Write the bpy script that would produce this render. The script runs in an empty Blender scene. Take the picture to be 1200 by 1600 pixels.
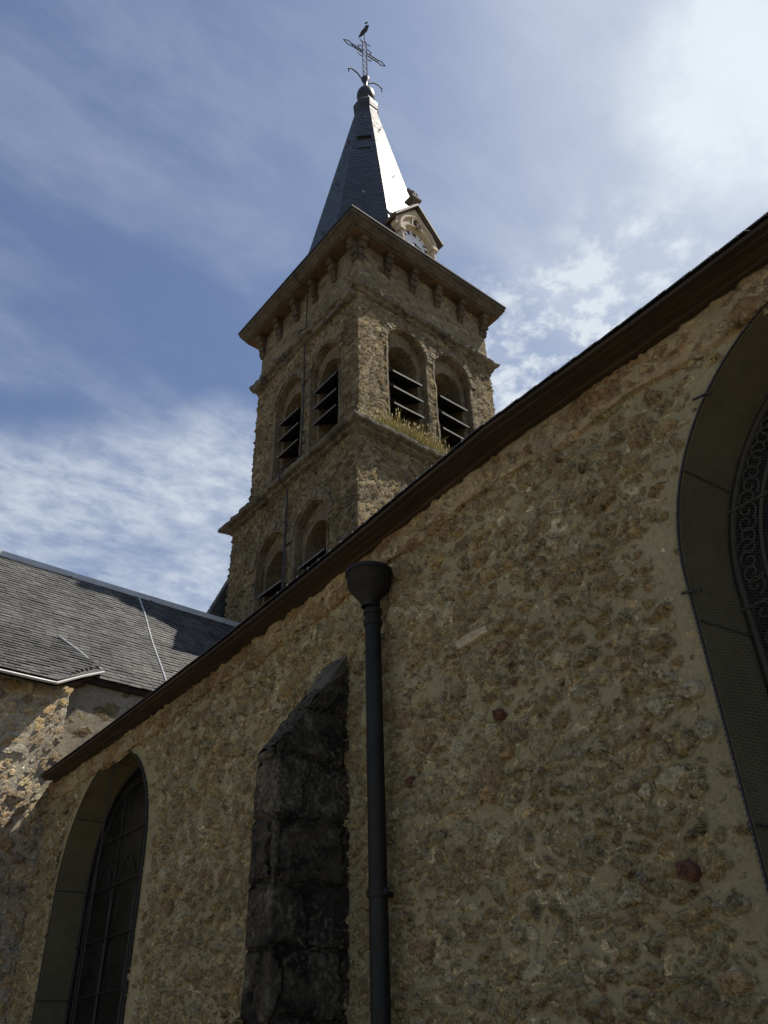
import bpy, math, random
import numpy as np
from mathutils import Vector, Matrix
random.seed(7)
rng = np.random.default_rng(7)
S = bpy.context.scene
COL = S.collection
R = math.radians

# ------------------------------------------------------------------ camera
Z0 = 1.6                                   # eye height; measured heights below are relative to the eye
PITCH, ROLL, YAW, FPX = R(34.2166), R(-1.8077), R(39.953), 1290.0
fw = Vector((math.sin(YAW)*math.cos(PITCH), math.cos(YAW)*math.cos(PITCH), math.sin(PITCH)))
ri = Vector((math.cos(YAW), -math.sin(YAW), 0)); up = ri.cross(fw)
cr, sr = math.cos(ROLL), math.sin(ROLL)
RI = cr*ri + sr*up; UP = -sr*ri + cr*up
cam = bpy.data.cameras.new('camera'); camo = bpy.data.objects.new('camera', cam); COL.objects.link(camo)
cam.sensor_fit = 'VERTICAL'; cam.sensor_height = 24; cam.sensor_width = 18
cam.lens = 24*FPX/1600; cam.clip_start = 0.05; cam.clip_end = 3000
m = Matrix((( RI.x, UP.x, -fw.x, 0), (RI.y, UP.y, -fw.y, 0), (RI.z, UP.z, -fw.z, Z0), (0, 0, 0, 1)))
camo.matrix_world = m
S.camera = camo

# ------------------------------------------------------------------ light and sky
SUN_AZ, SUN_EL = R(116.2), R(61.5)           # azimuth clockwise from +Y
sd = Vector((math.sin(SUN_AZ)*math.cos(SUN_EL), math.cos(SUN_AZ)*math.cos(SUN_EL), math.sin(SUN_EL)))
L = bpy.data.lights.new('sun', 'SUN'); L.energy = 5.0; L.angle = R(0.53); L.color = (1, .93, .82)
lo = bpy.data.objects.new('sun', L); COL.objects.link(lo); lo.rotation_euler = sd.to_track_quat('Z', 'Y').to_euler()
S.view_settings.view_transform = 'Standard'; S.view_settings.look = 'None'
S.view_settings.gamma = 1; S.view_settings.exposure = 0.30

# ------------------------------------------------------------------ node helper
class NT:
    def __init__(s, tree): s.t = tree; s.n = tree.nodes; s.l = tree.links
    def add(s, ty, **kw):
        n = s.n.new(ty)
        for k, v in kw.items(): setattr(n, k, v)
        return n
    def put(s, sock, v):
        if isinstance(v, bpy.types.NodeSocket): s.l.new(v, sock)
        elif v is not None: sock.default_value = v
    def math(s, op, a, b=None, c=None, clamp=False):
        n = s.add('ShaderNodeMath', operation=op); n.use_clamp = clamp
        for i, v in enumerate((a, b, c)): s.put(n.inputs[i], v)
        return n.outputs[0]
    def vmath(s, op, a, b=None):
        n = s.add('ShaderNodeVectorMath', operation=op)
        s.put(n.inputs[0], a)
        if b is not None: s.put(n.inputs[3] if op == 'SCALE' else n.inputs[1], b)
        return n.outputs['Value'] if op in ('DOT_PRODUCT', 'LENGTH') else n.outputs[0]
    def noise(s, vec, scale, detail=4, rough=.55, dist=0.0, out='Fac'):
        n = s.add('ShaderNodeTexNoise'); s.put(n.inputs['Vector'], vec)
        n.inputs['Scale'].default_value = scale; n.inputs['Detail'].default_value = detail
        n.inputs['Roughness'].default_value = rough; n.inputs['Distortion'].default_value = dist
        return n.outputs[out]
    def voro(s, vec, scale, feature='F1', rnd=1.0):
        n = s.add('ShaderNodeTexVoronoi', feature=feature); s.put(n.inputs['Vector'], vec)
        n.inputs['Scale'].default_value = scale; n.inputs['Randomness'].default_value = rnd
        return n
    def ramp(s, fac, stops, interp='LINEAR'):
        n = s.add('ShaderNodeValToRGB'); s.put(n.inputs[0], fac); cr_ = n.color_ramp; cr_.interpolation = interp
        while len(cr_.elements) < len(stops): cr_.elements.new(.5)
        for e, (p, c) in zip(cr_.elements, stops):
            e.position = p; e.color = (c, c, c, 1) if isinstance(c, (int, float)) else (*c, 1)
        return n.outputs[0]
    def step(s, x, a, b, lo=0.0, hi=1.0):
        n = s.add('ShaderNodeMapRange', interpolation_type='SMOOTHSTEP')
        for i, v in enumerate((x, a, b, lo, hi)): s.put(n.inputs[i], v)
        return n.outputs[0]
    def mix(s, fac, a, b, blend='MIX'):
        n = s.add('ShaderNodeMix', data_type='RGBA', blend_type=blend)
        s.put(n.inputs[0], fac)
        for i, v in ((6, a), (7, b)):
            if isinstance(v, tuple) and len(v) == 3: v = (*v, 1)
            s.put(n.inputs[i], v)
        return n.outputs[2]
    def sep(s, c):
        n = s.add('ShaderNodeSeparateColor'); s.put(n.inputs[0], c); return n.outputs
    def mapping(s, vec, scale=(1, 1, 1), loc=(0, 0, 0)):
        n = s.add('ShaderNodeMapping'); s.put(n.inputs[0], vec)
        n.inputs['Location'].default_value = loc; n.inputs['Scale'].default_value = scale
        return n.outputs[0]

# ------------------------------------------------------------------ world: sky with thin cirrus
W_ = bpy.data.worlds.new('World'); S.world = W_; W_.use_nodes = True
w = NT(W_.node_tree); w.n.clear()
sky = w.add('ShaderNodeTexSky', sky_type='NISHITA'); sky.sun_disc = False
sky.sun_elevation = SUN_EL; sky.sun_rotation = SUN_AZ; sky.air_density = 1.0; sky.dust_density = .6; sky.ozone_density = 2.2
gen = w.add('ShaderNodeTexCoord').outputs['Generated']
def direction(px, py):                      # compass direction of a cloud bank, as seen from the churchyard
    v = RI*((px-600)/FPX) + UP*(-(py-800)/FPX) + fw
    return v.normalized()
sx = w.add('ShaderNodeSeparateXYZ'); w.put(sx.inputs[0], gen)
zz = w.math('MAXIMUM', sx.outputs[2], 0.06)
cxy = w.add('ShaderNodeCombineXYZ'); w.put(cxy.inputs[0], w.math('DIVIDE', sx.outputs[0], zz)); w.put(cxy.inputs[1], w.math('DIVIDE', sx.outputs[1], zz))
cl = cxy.outputs[0]
def bank(px, py, inner, outer, st=1.0):
    d = w.vmath('DOT_PRODUCT', gen, tuple(direction(px, py)))
    return w.math('MULTIPLY', w.step(d, math.cos(R(outer)), math.cos(R(inner))), st)
rot = w.add('ShaderNodeMapping'); w.put(rot.inputs[0], cl); rot.inputs['Rotation'].default_value = (0, 0, R(-25)); rot.inputs['Scale'].default_value = (1.0, 2.2, 1)
streak = w.noise(rot.outputs[0], 2.2, 7, .55, .6)
soft = w.noise(cl, 1.5, 6, .5, .3)
fleck = w.noise(cl, 15, 8, .62, .12)
rip = w.add('ShaderNodeMapping'); w.put(rip.inputs[0], cl); rip.inputs['Rotation'].default_value = (0, 0, R(58)); rip.inputs['Scale'].default_value = (1.0, 1.7, 1)
fine = w.noise(rip.outputs[0], 9, 8, .66, .25)
veil = w.math('MULTIPLY', w.step(w.math('ADD', w.math('MULTIPLY', streak, .55), w.math('ADD', w.math('MULTIPLY', soft, .35), w.math('MULTIPLY', fine, .15))), .44, .74), .24)
tex = w.step(w.math('ADD', w.math('MULTIPLY', fleck, .4), w.math('MULTIPLY', fine, .6)), .34, .66)
d1 = None
for (px, py, ou, st) in ((-160, 815, 8, .5), (0, 800, 6.5, .52), (110, 785, 6.2, .52), (220, 770, 6.2, .52), (330, 750, 6.2, .58), (200, 915, 4.5, .42), (300, 900, 4.5, .5), (120, 900, 4, .3), (350, 700, 4.5, .4)):
    q = bank(px, py, 0, ou, st); d1 = q if d1 is None else w.math('MAXIMUM', d1, q)
d2 = w.math('ADD', bank(830, 560, 0, 8, .75), bank(985, 450, 0, 7, .45))
banks = w.math('ADD', w.math('MULTIPLY', w.math('MULTIPLY', d1, w.math('ADD', w.math('MULTIPLY', tex, .75), .45)), 1.0), w.math('MULTIPLY', d2, w.math('ADD', w.math('MULTIPLY', w.step(fleck, .42, .66), .85), .18)))
bright = w.math('ADD', bank(1160, 140, 0, 8, .34), bank(1300, 30, 0, 24, .36))
bright = w.math('MULTIPLY', bright, w.math('ADD', w.math('ADD', w.math('MULTIPLY', soft, .8), w.math('MULTIPLY', fleck, .8)), .25))
wide = bank(1250, 60, 2, 40, .22)
cloud = w.math('ADD', w.math('ADD', veil, banks), w.math('ADD', bright, wide))
cloud = w.math('MINIMUM', w.math('MAXIMUM', w.math('ADD', cloud, .075), 0.0), 1.0)
hot = w.math('MULTIPLY', w.math('POWER', w.math('MINIMUM', bright, 1.0), 2.0), 1.6)
ccol = w.add('ShaderNodeCombineColor')
for i, b0 in enumerate((6.8, 7.4, 8.1)): w.put(ccol.inputs[i], w.math('ADD', hot, b0))
tint = w.mix(1.0, sky.outputs[0], (.86, .93, 1.06), 'MULTIPLY')
skyc = w.mix(cloud, tint, ccol.outputs[0])
bg = w.add('ShaderNodeBackground'); w.put(bg.inputs[0], skyc); bg.inputs[1].default_value = .086
w.l.new(bg.outputs[0], w.add('ShaderNodeOutputWorld').inputs[0])

# ------------------------------------------------------------------ materials
def mat(name):
    m_ = bpy.data.materials.new(name); m_.use_nodes = True
    t = NT(m_.node_tree); t.n.clear()
    b = t.add('ShaderNodeBsdfPrincipled'); o = t.add('ShaderNodeOutputMaterial'); t.l.new(b.outputs[0], o.inputs[0])
    return m_, t, b, o
def bump(t, b, h, strength=.5, dist=.01):
    n = t.add('ShaderNodeBump'); n.inputs['Strength'].default_value = strength; n.inputs['Distance'].default_value = dist
    t.put(n.inputs['Height'], h); t.l.new(n.outputs[0], b.inputs['Normal'])
def plain(name, col, rough=.7, metal=0.0, spec=.5, nscale=20, namt=.3, bstr=.3, bdist=.004, col2=None):
    m_, t, b, o = mat(name); co = t.add('ShaderNodeTexCoord').outputs['Object']
    n1 = t.noise(co, nscale, 6, .65); n2 = t.noise(co, nscale*.17, 4, .55)
    c2 = col2 or tuple(c*(1-namt) for c in col)
    t.put(b.inputs['Base Color'], t.mix(t.step(t.math('ADD', t.math('MULTIPLY', n1, .55), t.math('MULTIPLY', n2, .45)), .35, .65), c2, col))
    b.inputs['Roughness'].default_value = rough; b.inputs['Metallic'].default_value = metal
    b.inputs['Specular IOR Level'].default_value = spec
    if bstr: bump(t, b, n1, bstr, bdist)
    return m_

def rubble(name, stone_l, stone_h, palette, mortar, mortar2, depth, cover=.75, thr=.26, small=.5, stain=None, stain_col=(.03, .03, .025), contrast=1.0, edge=.2, attr=True, soft=.10, chips=0, gaps=0, steep=.3, blot=1.0, warp=1.1):
    """random rubble: irregular porous stones of several sizes bedded in mortar, truly displaced"""
    m_, t, b, o = mat(name); m_.displacement_method = 'BOTH'
    co = t.add('ShaderNodeTexCoord').outputs['Object']
    wv = t.vmath('SUBTRACT', t.noise(co, 3.2/stone_l*.16, 3, .5, out='Color'), (.5, .5, .5))
    wv2 = t.vmath('SUBTRACT', t.noise(co, 14/stone_l*.16, 4, .6, out='Color'), (.5, .5, .5))
    co2 = t.vmath('ADD', t.vmath('ADD', co, t.vmath('SCALE', wv, stone_l*warp)), t.vmath('SCALE', wv2, stone_l*warp*.3))
    porous = t.noise(co, 60*.16/stone_l, 7, .72)
    grain = t.noise(co, 150*.16/stone_l, 4, .7)
    en = t.math('MULTIPLY', t.math('SUBTRACT', t.math('ADD', t.math('MULTIPLY', t.noise(co, 30*.16/stone_l, 5, .7), .5), t.math('MULTIPLY', t.noise(co, 11*.16/stone_l, 4, .6), .5)), .5), edge*2.2)
    if attr:
        at = t.add('ShaderNodeAttribute', attribute_name='bare').outputs['Fac']; cr_ = t.add('ShaderNodeAttribute', attribute_name='crack').outputs['Fac']
    def layer(scale, off, cov, th):
        vec = t.mapping(co2, (scale/stone_l, scale/stone_l, scale/stone_h), off)
        cell = t.voro(vec, 1.0); ed = t.voro(vec, 1.0, 'DISTANCE_TO_EDGE').outputs['Distance']
        r = t.sep(cell.outputs['Color'])
        limit = t.math('ADD', t.math('MULTIPLY', t.math('POWER', r[0], 1.6), th), .035)
        if attr: limit = t.math('ADD', limit, t.math('MULTIPLY', at, .35))
        d = t.math('SUBTRACT', t.math('ADD', ed, en), limit)
        keep = t.math('LESS_THAN', r[1], cov)
        mk = t.math('MULTIPLY', t.step(d, 0, soft), keep)
        dome = t.math('MULTIPLY', t.step(d, 0, steep), mk)
        return mk, dome, r, t.math('MULTIPLY', t.math('MULTIPLY', t.step(d, -.07, -.01), t.step(d, .06, .01)), keep)
    m1, h1, r1, e1 = layer(1.0, (0, 0, 0), cover, thr)
    m2, h2, r2, e2 = layer(2.3, (3.3, 1.7, 8.1), small, .2)
    m2 = t.math('MULTIPLY', m2, t.math('SUBTRACT', 1.0, m1)); h2 = t.math('MULTIPLY', h2, t.math('SUBTRACT', 1.0, m1))
    n = len(palette); stops = [(i/n, c) for i, c in enumerate(palette)]
    c1 = t.ramp(r1[2], stops, 'CONSTANT'); c2 = t.ramp(r2[2], stops, 'CONSTANT')
    sc = t.mix(m1, c2, c1)
    patch = t.noise(co, 22*.16/stone_l, 5, .6)
    sc = t.mix(t.step(patch, .35, .7), sc, t.mix(1.0, sc, (1.45, 1.38, 1.2), 'MULTIPLY'))
    pits = t.ramp(porous, [(.30, 1-.75*contrast), (.46, .82), (.6, 1.08), (.75, 1.0+.6*contrast)])
    sc = t.mix(1.0, sc, pits, 'MULTIPLY')
    mn = t.noise(co, 2.3, 5, .6)
    mc = t.mix(t.step(mn, .35, .65), mortar, mortar2)
    mc = t.mix(1.0, mc, t.ramp(t.noise(co, 45*.16/stone_l, 6, .7), [(.25, .62), (.5, 1.0), (.75, 1.3)]), 'MULTIPLY')
    mask = t.math('MAXIMUM', m1, m2)
    if chips:
        cv = t.voro(t.vmath('ADD', co, t.vmath('SCALE', wv2, .03)), 34.0); cr2 = t.sep(cv.outputs['Color'])
        chip = t.math('MULTIPLY', t.math('MULTIPLY', t.math('GREATER_THAN', cr2[0], .79), t.step(cv.outputs['Distance'], .42, .30)), t.math('MULTIPLY', t.step(patch, .45, .6), chips))
        sc = t.mix(chip, sc, (.62, .56, .42))
    col = t.mix(mask, mc, sc)
    if gaps:
        gp = t.math('MULTIPLY', t.math('MULTIPLY', t.math('MAXIMUM', e1, e2), t.step(t.noise(co, 17, 5, .65), .46, .60)), gaps)
        col = t.mix(gp, col, (.045, .035, .022))
    big = t.noise(co, .9, 5, .6)
    col = t.mix(1.0, col, t.ramp(big, [(.28, 1-.3*blot), (.5, 1.0), (.72, 1+.18*blot)]), 'MULTIPLY')
    if stain is not None:
        sg = t.noise(t.mapping(co, (1.3, 1.3, .5)), 1.0, 6, .65)
        col = t.mix(t.math('MULTIPLY', t.step(sg, stain, stain+.14), .75), col, stain_col)
    if attr: col = t.mix(cr_, col, (.012, .011, .009))
    t.put(b.inputs['Base Color'], col); b.inputs['Roughness'].default_value = .92; b.inputs['Specular IOR Level'].default_value = .25
    hh = t.math('ADD', t.math('MULTIPLY', h1, t.math('ADD', t.math('MULTIPLY', r1[0], .7), .45)), t.math('MULTIPLY', h2, .45))
    hh = t.math('ADD', hh, t.math('MULTIPLY', t.math('MULTIPLY', t.math('SUBTRACT', porous, .5), 1.5), t.math('ADD', mask, .12)))
    hh = t.math('ADD', hh, t.math('MULTIPLY', t.math('SUBTRACT', grain, .5), .22))
    hh = t.math('ADD', hh, t.math('MULTIPLY', t.math('SUBTRACT', mn, .5), .8))
    if gaps: hh = t.math('SUBTRACT', hh, t.math('MULTIPLY', gp, .35))
    if attr: hh = t.math('SUBTRACT', hh, t.math('MULTIPLY', cr_, 1.2))
    dn_ = t.add('ShaderNodeDisplacement'); dn_.inputs['Midlevel'].default_value = .3; dn_.inputs['Scale'].default_value = depth
    t.put(dn_.inputs['Height'], hh); t.l.new(dn_.outputs[0], o.inputs['Displacement'])
    return m_

PAL = [(0.388, 0.32, 0.18), (0.433, 0.372, 0.226), (0.376, 0.314, 0.185), (0.479, 0.424, 0.279), (0.41, 0.332, 0.18), (0.331, 0.273, 0.167), (0.422, 0.366, 0.226), (0.433, 0.343, 0.185), (0.41, 0.372, 0.256), (0.342, 0.256, 0.15), (0.57, 0.523, 0.359), (0.388, 0.338, 0.214)]
M_nave = rubble('nave_rubble', .135, .09, PAL, (.345, .303, .180), (.30, .265, .155), .038, cover=.86, thr=.21, small=.7, contrast=1.05, soft=.06, chips=.9, gaps=.42, steep=.14, blot=.45, warp=.75)
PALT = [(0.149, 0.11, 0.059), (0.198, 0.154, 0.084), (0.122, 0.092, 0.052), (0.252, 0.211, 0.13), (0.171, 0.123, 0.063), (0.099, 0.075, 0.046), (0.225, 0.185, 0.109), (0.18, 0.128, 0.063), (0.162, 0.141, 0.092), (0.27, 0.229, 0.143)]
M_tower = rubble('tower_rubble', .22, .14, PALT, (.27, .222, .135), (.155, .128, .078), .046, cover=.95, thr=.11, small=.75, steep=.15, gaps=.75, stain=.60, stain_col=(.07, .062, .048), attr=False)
M_frieze = rubble('frieze_rubble', .24, .16, PALT, (.165, .142, .093), (.125, .108, .072), .035, cover=.7, thr=.28, small=.5, stain=.60, stain_col=(.08, .07, .055), attr=False)
M_mass = rubble('craggy_rubble', .20, .15, [(.42, .31, .17), (.34, .30, .24), (.50, .42, .28), (.30, .24, .17), (.38, .36, .31), (.46, .36, .20)], (.36, .31, .23), (.30, .27, .21), .060, cover=.95, thr=.12, small=.8, attr=False)
M_plaster = rubble('transept_render', .3, .2, PALT, (.36, .31, .23), (.30, .26, .19), .014, cover=.3, thr=.4, small=.15, attr=False)
M_dress = rubble('dressed_stone', .42, .26, [(.165, .13, .085), (.14, .112, .073), (.19, .155, .10), (.125, .10, .065)], (.15, .125, .085), (.13, .107, .072), .03, cover=1.0, thr=.03, small=.3, edge=.10, contrast=.9, stain=.60, stain_col=(.09, .078, .055), attr=False)
M_band = rubble('eave_course_stone', .26, .13, [(.38, .30, .18), (.32, .23, .12), (.44, .37, .24), (.29, .20, .11)], (.33, .27, .165), (.27, .22, .135), .034, cover=.9, thr=.16, small=.7, contrast=1.2, soft=.07, chips=.6, gaps=.5, attr=False)
M_cornice = plain('cornice_stone', (.085, .068, .044), .85, spec=.3, nscale=7, namt=.6, bstr=.6, bdist=.01)
M_soffit = plain('cornice_soffit', (.10, .066, .040), .9, spec=.2, nscale=6, namt=.45)
M_ledge = plain('weathered_ledge', (.17, .15, .11), .9, spec=.25, nscale=7, bstr=.9, bdist=.03, col2=(.035, .031, .025))
M_dark = plain('blackened_stone', (.085, .078, .062), .9, spec=.2, nscale=9, bstr=.8, bdist=.02, col2=(.022, .021, .019))
M_reveal = plain('cement_reveal', (.10, .09, .056), .9, spec=.2, nscale=14, namt=.25, bstr=.25, bdist=.003)
M_joint = plain('dark_joint', (.03, .028, .024), .95, bstr=0)
M_pale = plain('pale_slab', (.46, .42, .31), .9, nscale=16, namt=.3, bstr=.5, bdist=.006)
M_red = plain('red_sandstone', (.15, .065, .042), .9, nscale=16, namt=.5, bstr=.7, bdist=.008)
M_ochre = plain('ochre_stone', (.40, .28, .14), .9, nscale=40, namt=.6, bstr=.9, bdist=.01)
M_quartz = plain('quartz_stone', (.48, .44, .32), .85, nscale=45, namt=.65, bstr=.9, bdist=.012)
M_pipe = plain('painted_iron', (.015, .0148, .013), .62, spec=.28, nscale=11, namt=.6, bstr=.35, bdist=.002)
M_iron = plain('wrought_iron', (.035, .03, .034), .5, metal=.4, nscale=30, namt=.4, bstr=0)
M_irong = plain('worn_gilt_iron', (.085, .062, .06), .45, metal=.6, nscale=30, namt=.5, bstr=0)
M_zinc = plain('zinc', (.42, .42, .40), .42, metal=.12, nscale=5, namt=.25, bstr=.1)
M_lead = plain('dark_lead', (.028, .027, .026), .5, metal=.3, nscale=8, namt=.4, bstr=.2)
M_louvre = plain('louvre_slate', (.022, .021, .02), .7, spec=.3, nscale=14, namt=.4, bstr=.3)
M_edge = plain('louvre_edge', (.12, .11, .10), .7, nscale=14, namt=.4, bstr=.2)
M_inside = plain('dark_interior', (.02, .019, .017), 1.0, spec=0, bstr=0)
M_block = plain('infill_panel', (.085, .072, .050), .95, nscale=7, namt=.5, bstr=.6, bdist=.02)
M_clockstone = plain('pale_clock_stone', (.55, .47, .34), .85, nscale=8, namt=.3, bstr=.3, bdist=.01)
M_dial = plain('enamel_dial', (.62, .66, .72), .3, nscale=6, namt=.06, bstr=0)
M_came = plain('lead_came', (.055, .052, .044), .8, spec=.2, nscale=20, bstr=0)
M_black = plain('black_paint', (.012, .012, .014), .5, bstr=0)
M_ground = plain('gravel_ground', (.34, .28, .18), .95, nscale=8, namt=.45, bstr=.8, bdist=.02)
M_hook = plain('hook_steel', (.62, .62, .60), .35, metal=.6, bstr=0)

def wood():
    m_, t, b, o = mat('old_eave_wood'); co = t.add('ShaderNodeTexCoord').outputs['Object']
    g = t.noise(t.mapping(co, (26, .9, 26)), 1.0, 7, .65, .4); g2 = t.noise(co, 3, 5, .6)
    c = t.ramp(t.math('ADD', t.math('MULTIPLY', g, .65), t.math('MULTIPLY', g2, .35)), [(.3, (.012, .0078, .005)), (.5, (.030, .019, .0125)), (.7, (.068, .044, .028))])
    t.put(b.inputs['Base Color'], c); b.inputs['Roughness'].default_value = .85; bump(t, b, g, .7, .01); return m_
M_wood = wood()
def slate(name, c1, c2, rough, spec, streak=True):
    m_, t, b, o = mat(name); co = t.add('ShaderNodeTexCoord').outputs['Object']
    a = t.add('ShaderNodeAttribute', attribute_name='tint').outputs['Fac']
    n1 = t.noise(co, 28, 6, .65); n2 = t.noise(t.mapping(co, (2.4, .7, .9)), 1.0, 6, .6)
    c = t.mix(a, c1, c2)
    c = t.mix(1.0, c, t.ramp(n1, [(.25, .6), (.5, 1.0), (.75, 1.45)]), 'MULTIPLY')
    if streak: c = t.mix(1.0, c, t.ramp(n2, [(.3, .5), (.5, 1.0), (.7, 1.5)]), 'MULTIPLY')
    t.put(b.inputs['Base Color'], c)
    t.put(b.inputs['Roughness'], t.math('ADD', t.math('MULTIPLY', n1, .16), rough-.08)); b.inputs['Specular IOR Level'].default_value = spec
    bump(t, b, n1, .35, .003); return m_
M_slate = slate('roof_slate', (.030, .029, .026), (.080, .078, .070), .62, .4)
M_spire = slate('spire_slate', (.011, .011, .0105), (.026, .026, .0245), .36, .33, False)
def glass():
    m_, t, b, o = mat('dark_leaded_glass'); co = t.add('ShaderNodeTexCoord').outputs['Object']
    v = t.voro(co, 9.0); r = t.sep(v.outputs['Color'])
    t.put(b.inputs['Base Color'], t.mix(r[0], (.004, .005, .005), (.012, .0145, .013)))
    b.inputs['Roughness'].default_value = .35; b.inputs['Specular IOR Level'].default_value = .12
    bump(t, b, t.noise(co, 14, 3, .5), .25, .01); return m_
M_glass = glass()
def meshscreen():
    m_, t, b, o = mat('fine_wire_screen'); t.n.remove(b)
    uv = t.add('ShaderNodeUVMap').outputs[0]
    br = t.add('ShaderNodeTexBrick'); t.put(br.inputs['Vector'], uv)
    br.inputs['Scale'].default_value = 1.0; br.inputs['Brick Width'].default_value = .024; br.inputs['Row Height'].default_value = .011
    br.inputs['Mortar Size'].default_value = .0003; br.inputs['Mortar Smooth'].default_value = .0
    tr = t.add('ShaderNodeBsdfTransparent'); d = t.add('ShaderNodeBsdfPrincipled'); d.inputs['Base Color'].default_value = (.085, .074, .048, 1); d.inputs['Roughness'].default_value = .6
    mx = t.add('ShaderNodeMixShader'); t.put(mx.inputs[0], br.outputs['Fac']); t.l.new(tr.outputs[0], mx.inputs[1]); t.l.new(d.outputs[0], mx.inputs[2])
    t.l.new(mx.outputs[0], o.inputs[0]); return m_
M_screen = meshscreen()
def blackblocks():
    m_, t, b, o = mat('blackened_block_masonry'); m_.displacement_method = 'BOTH'
    co = t.add('ShaderNodeTexCoord').outputs['Object']
    wv = t.vmath('SCALE', t.vmath('SUBTRACT', t.noise(co, 3.2, 4, .55, out='Color'), (.5, .5, .5)), .17)
    cw = t.vmath('ADD', co, wv)
    s_ = t.add('ShaderNodeSeparateXYZ'); t.put(s_.inputs[0], cw)
    cb = t.add('ShaderNodeCombineXYZ'); t.put(cb.inputs[0], t.math('ADD', s_.outputs[0], t.math('MULTIPLY', s_.outputs[1], .5))); t.put(cb.inputs[1], s_.outputs[2])
    br = t.add('ShaderNodeTexBrick'); t.put(br.inputs['Vector'], cb.outputs[0]); br.inputs['Scale'].default_value = 1
    br.inputs['Brick Width'].default_value = .36; br.inputs['Row Height'].default_value = .30; br.inputs['Mortar Size'].default_value = .016; br.inputs['Mortar Smooth'].default_value = .6
    br.inputs['Color1'].default_value = (0, 0, 0, 1); br.inputs['Color2'].default_value = (1, 1, 1, 1); br.offset = .37
    n1 = t.noise(co, 40, 7, .7); n2 = t.noise(co, 5.5, 6, .65); n3 = t.noise(co, 2.0, 5, .6)
    rr = t.sep(br.outputs['Color'])[0]
    c = t.mix(rr, (.026, .0245, .019), (.050, .043, .031))
    c = t.mix(t.step(n2, .48, .62), c, (.010, .0095, .008))
    c = t.mix(t.math('MULTIPLY', t.step(t.math('ADD', t.math('MULTIPLY', n3, .5), t.math('MULTIPLY', n1, .5)), .50, .62), .75), c, (.105, .095, .068))
    c = t.mix(t.math('MULTIPLY', t.step(n2, .44, .36), .8), c, (.105, .097, .07))
    c = t.mix(1.0, c, t.ramp(n1, [(.3, .5), (.5, 1.0), (.72, 1.8)]), 'MULTIPLY')
    c = t.mix(t.math('MULTIPLY', br.outputs['Fac'], t.step(n2, .40, .50, .55, .0)), c, (.075, .066, .048))
    t.put(b.inputs['Base Color'], c); b.inputs['Roughness'].default_value = .9; b.inputs['Specular IOR Level'].default_value = .2
    h = t.math('SUBTRACT', t.math('ADD', t.math('MULTIPLY', n1, .3), t.math('MULTIPLY', n2, .8)), t.math('MULTIPLY', br.outputs['Fac'], .7))
    d = t.add('ShaderNodeDisplacement'); d.inputs['Scale'].default_value = .045; t.put(d.inputs['Height'], h); t.l.new(d.outputs[0], o.inputs['Displacement']); return m_
M_butt = blackblocks()
def grassmat():
    m_, t, b, o = mat('dry_grass'); a = t.add('ShaderNodeAttribute', attribute_name='tint').outputs['Fac']
    t.put(b.inputs['Base Color'], t.ramp(a, [(0, (.14, .14, .04)), (.4, (.34, .28, .09)), (.8, (.48, .39, .16)), (1, (.26, .27, .06))]))
    b.inputs['Roughness'].default_value = .8; return m_
M_grass = grassmat()
M_leaf = plain('plant_green', (.13, .16, .03), .7, bstr=0)

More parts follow.
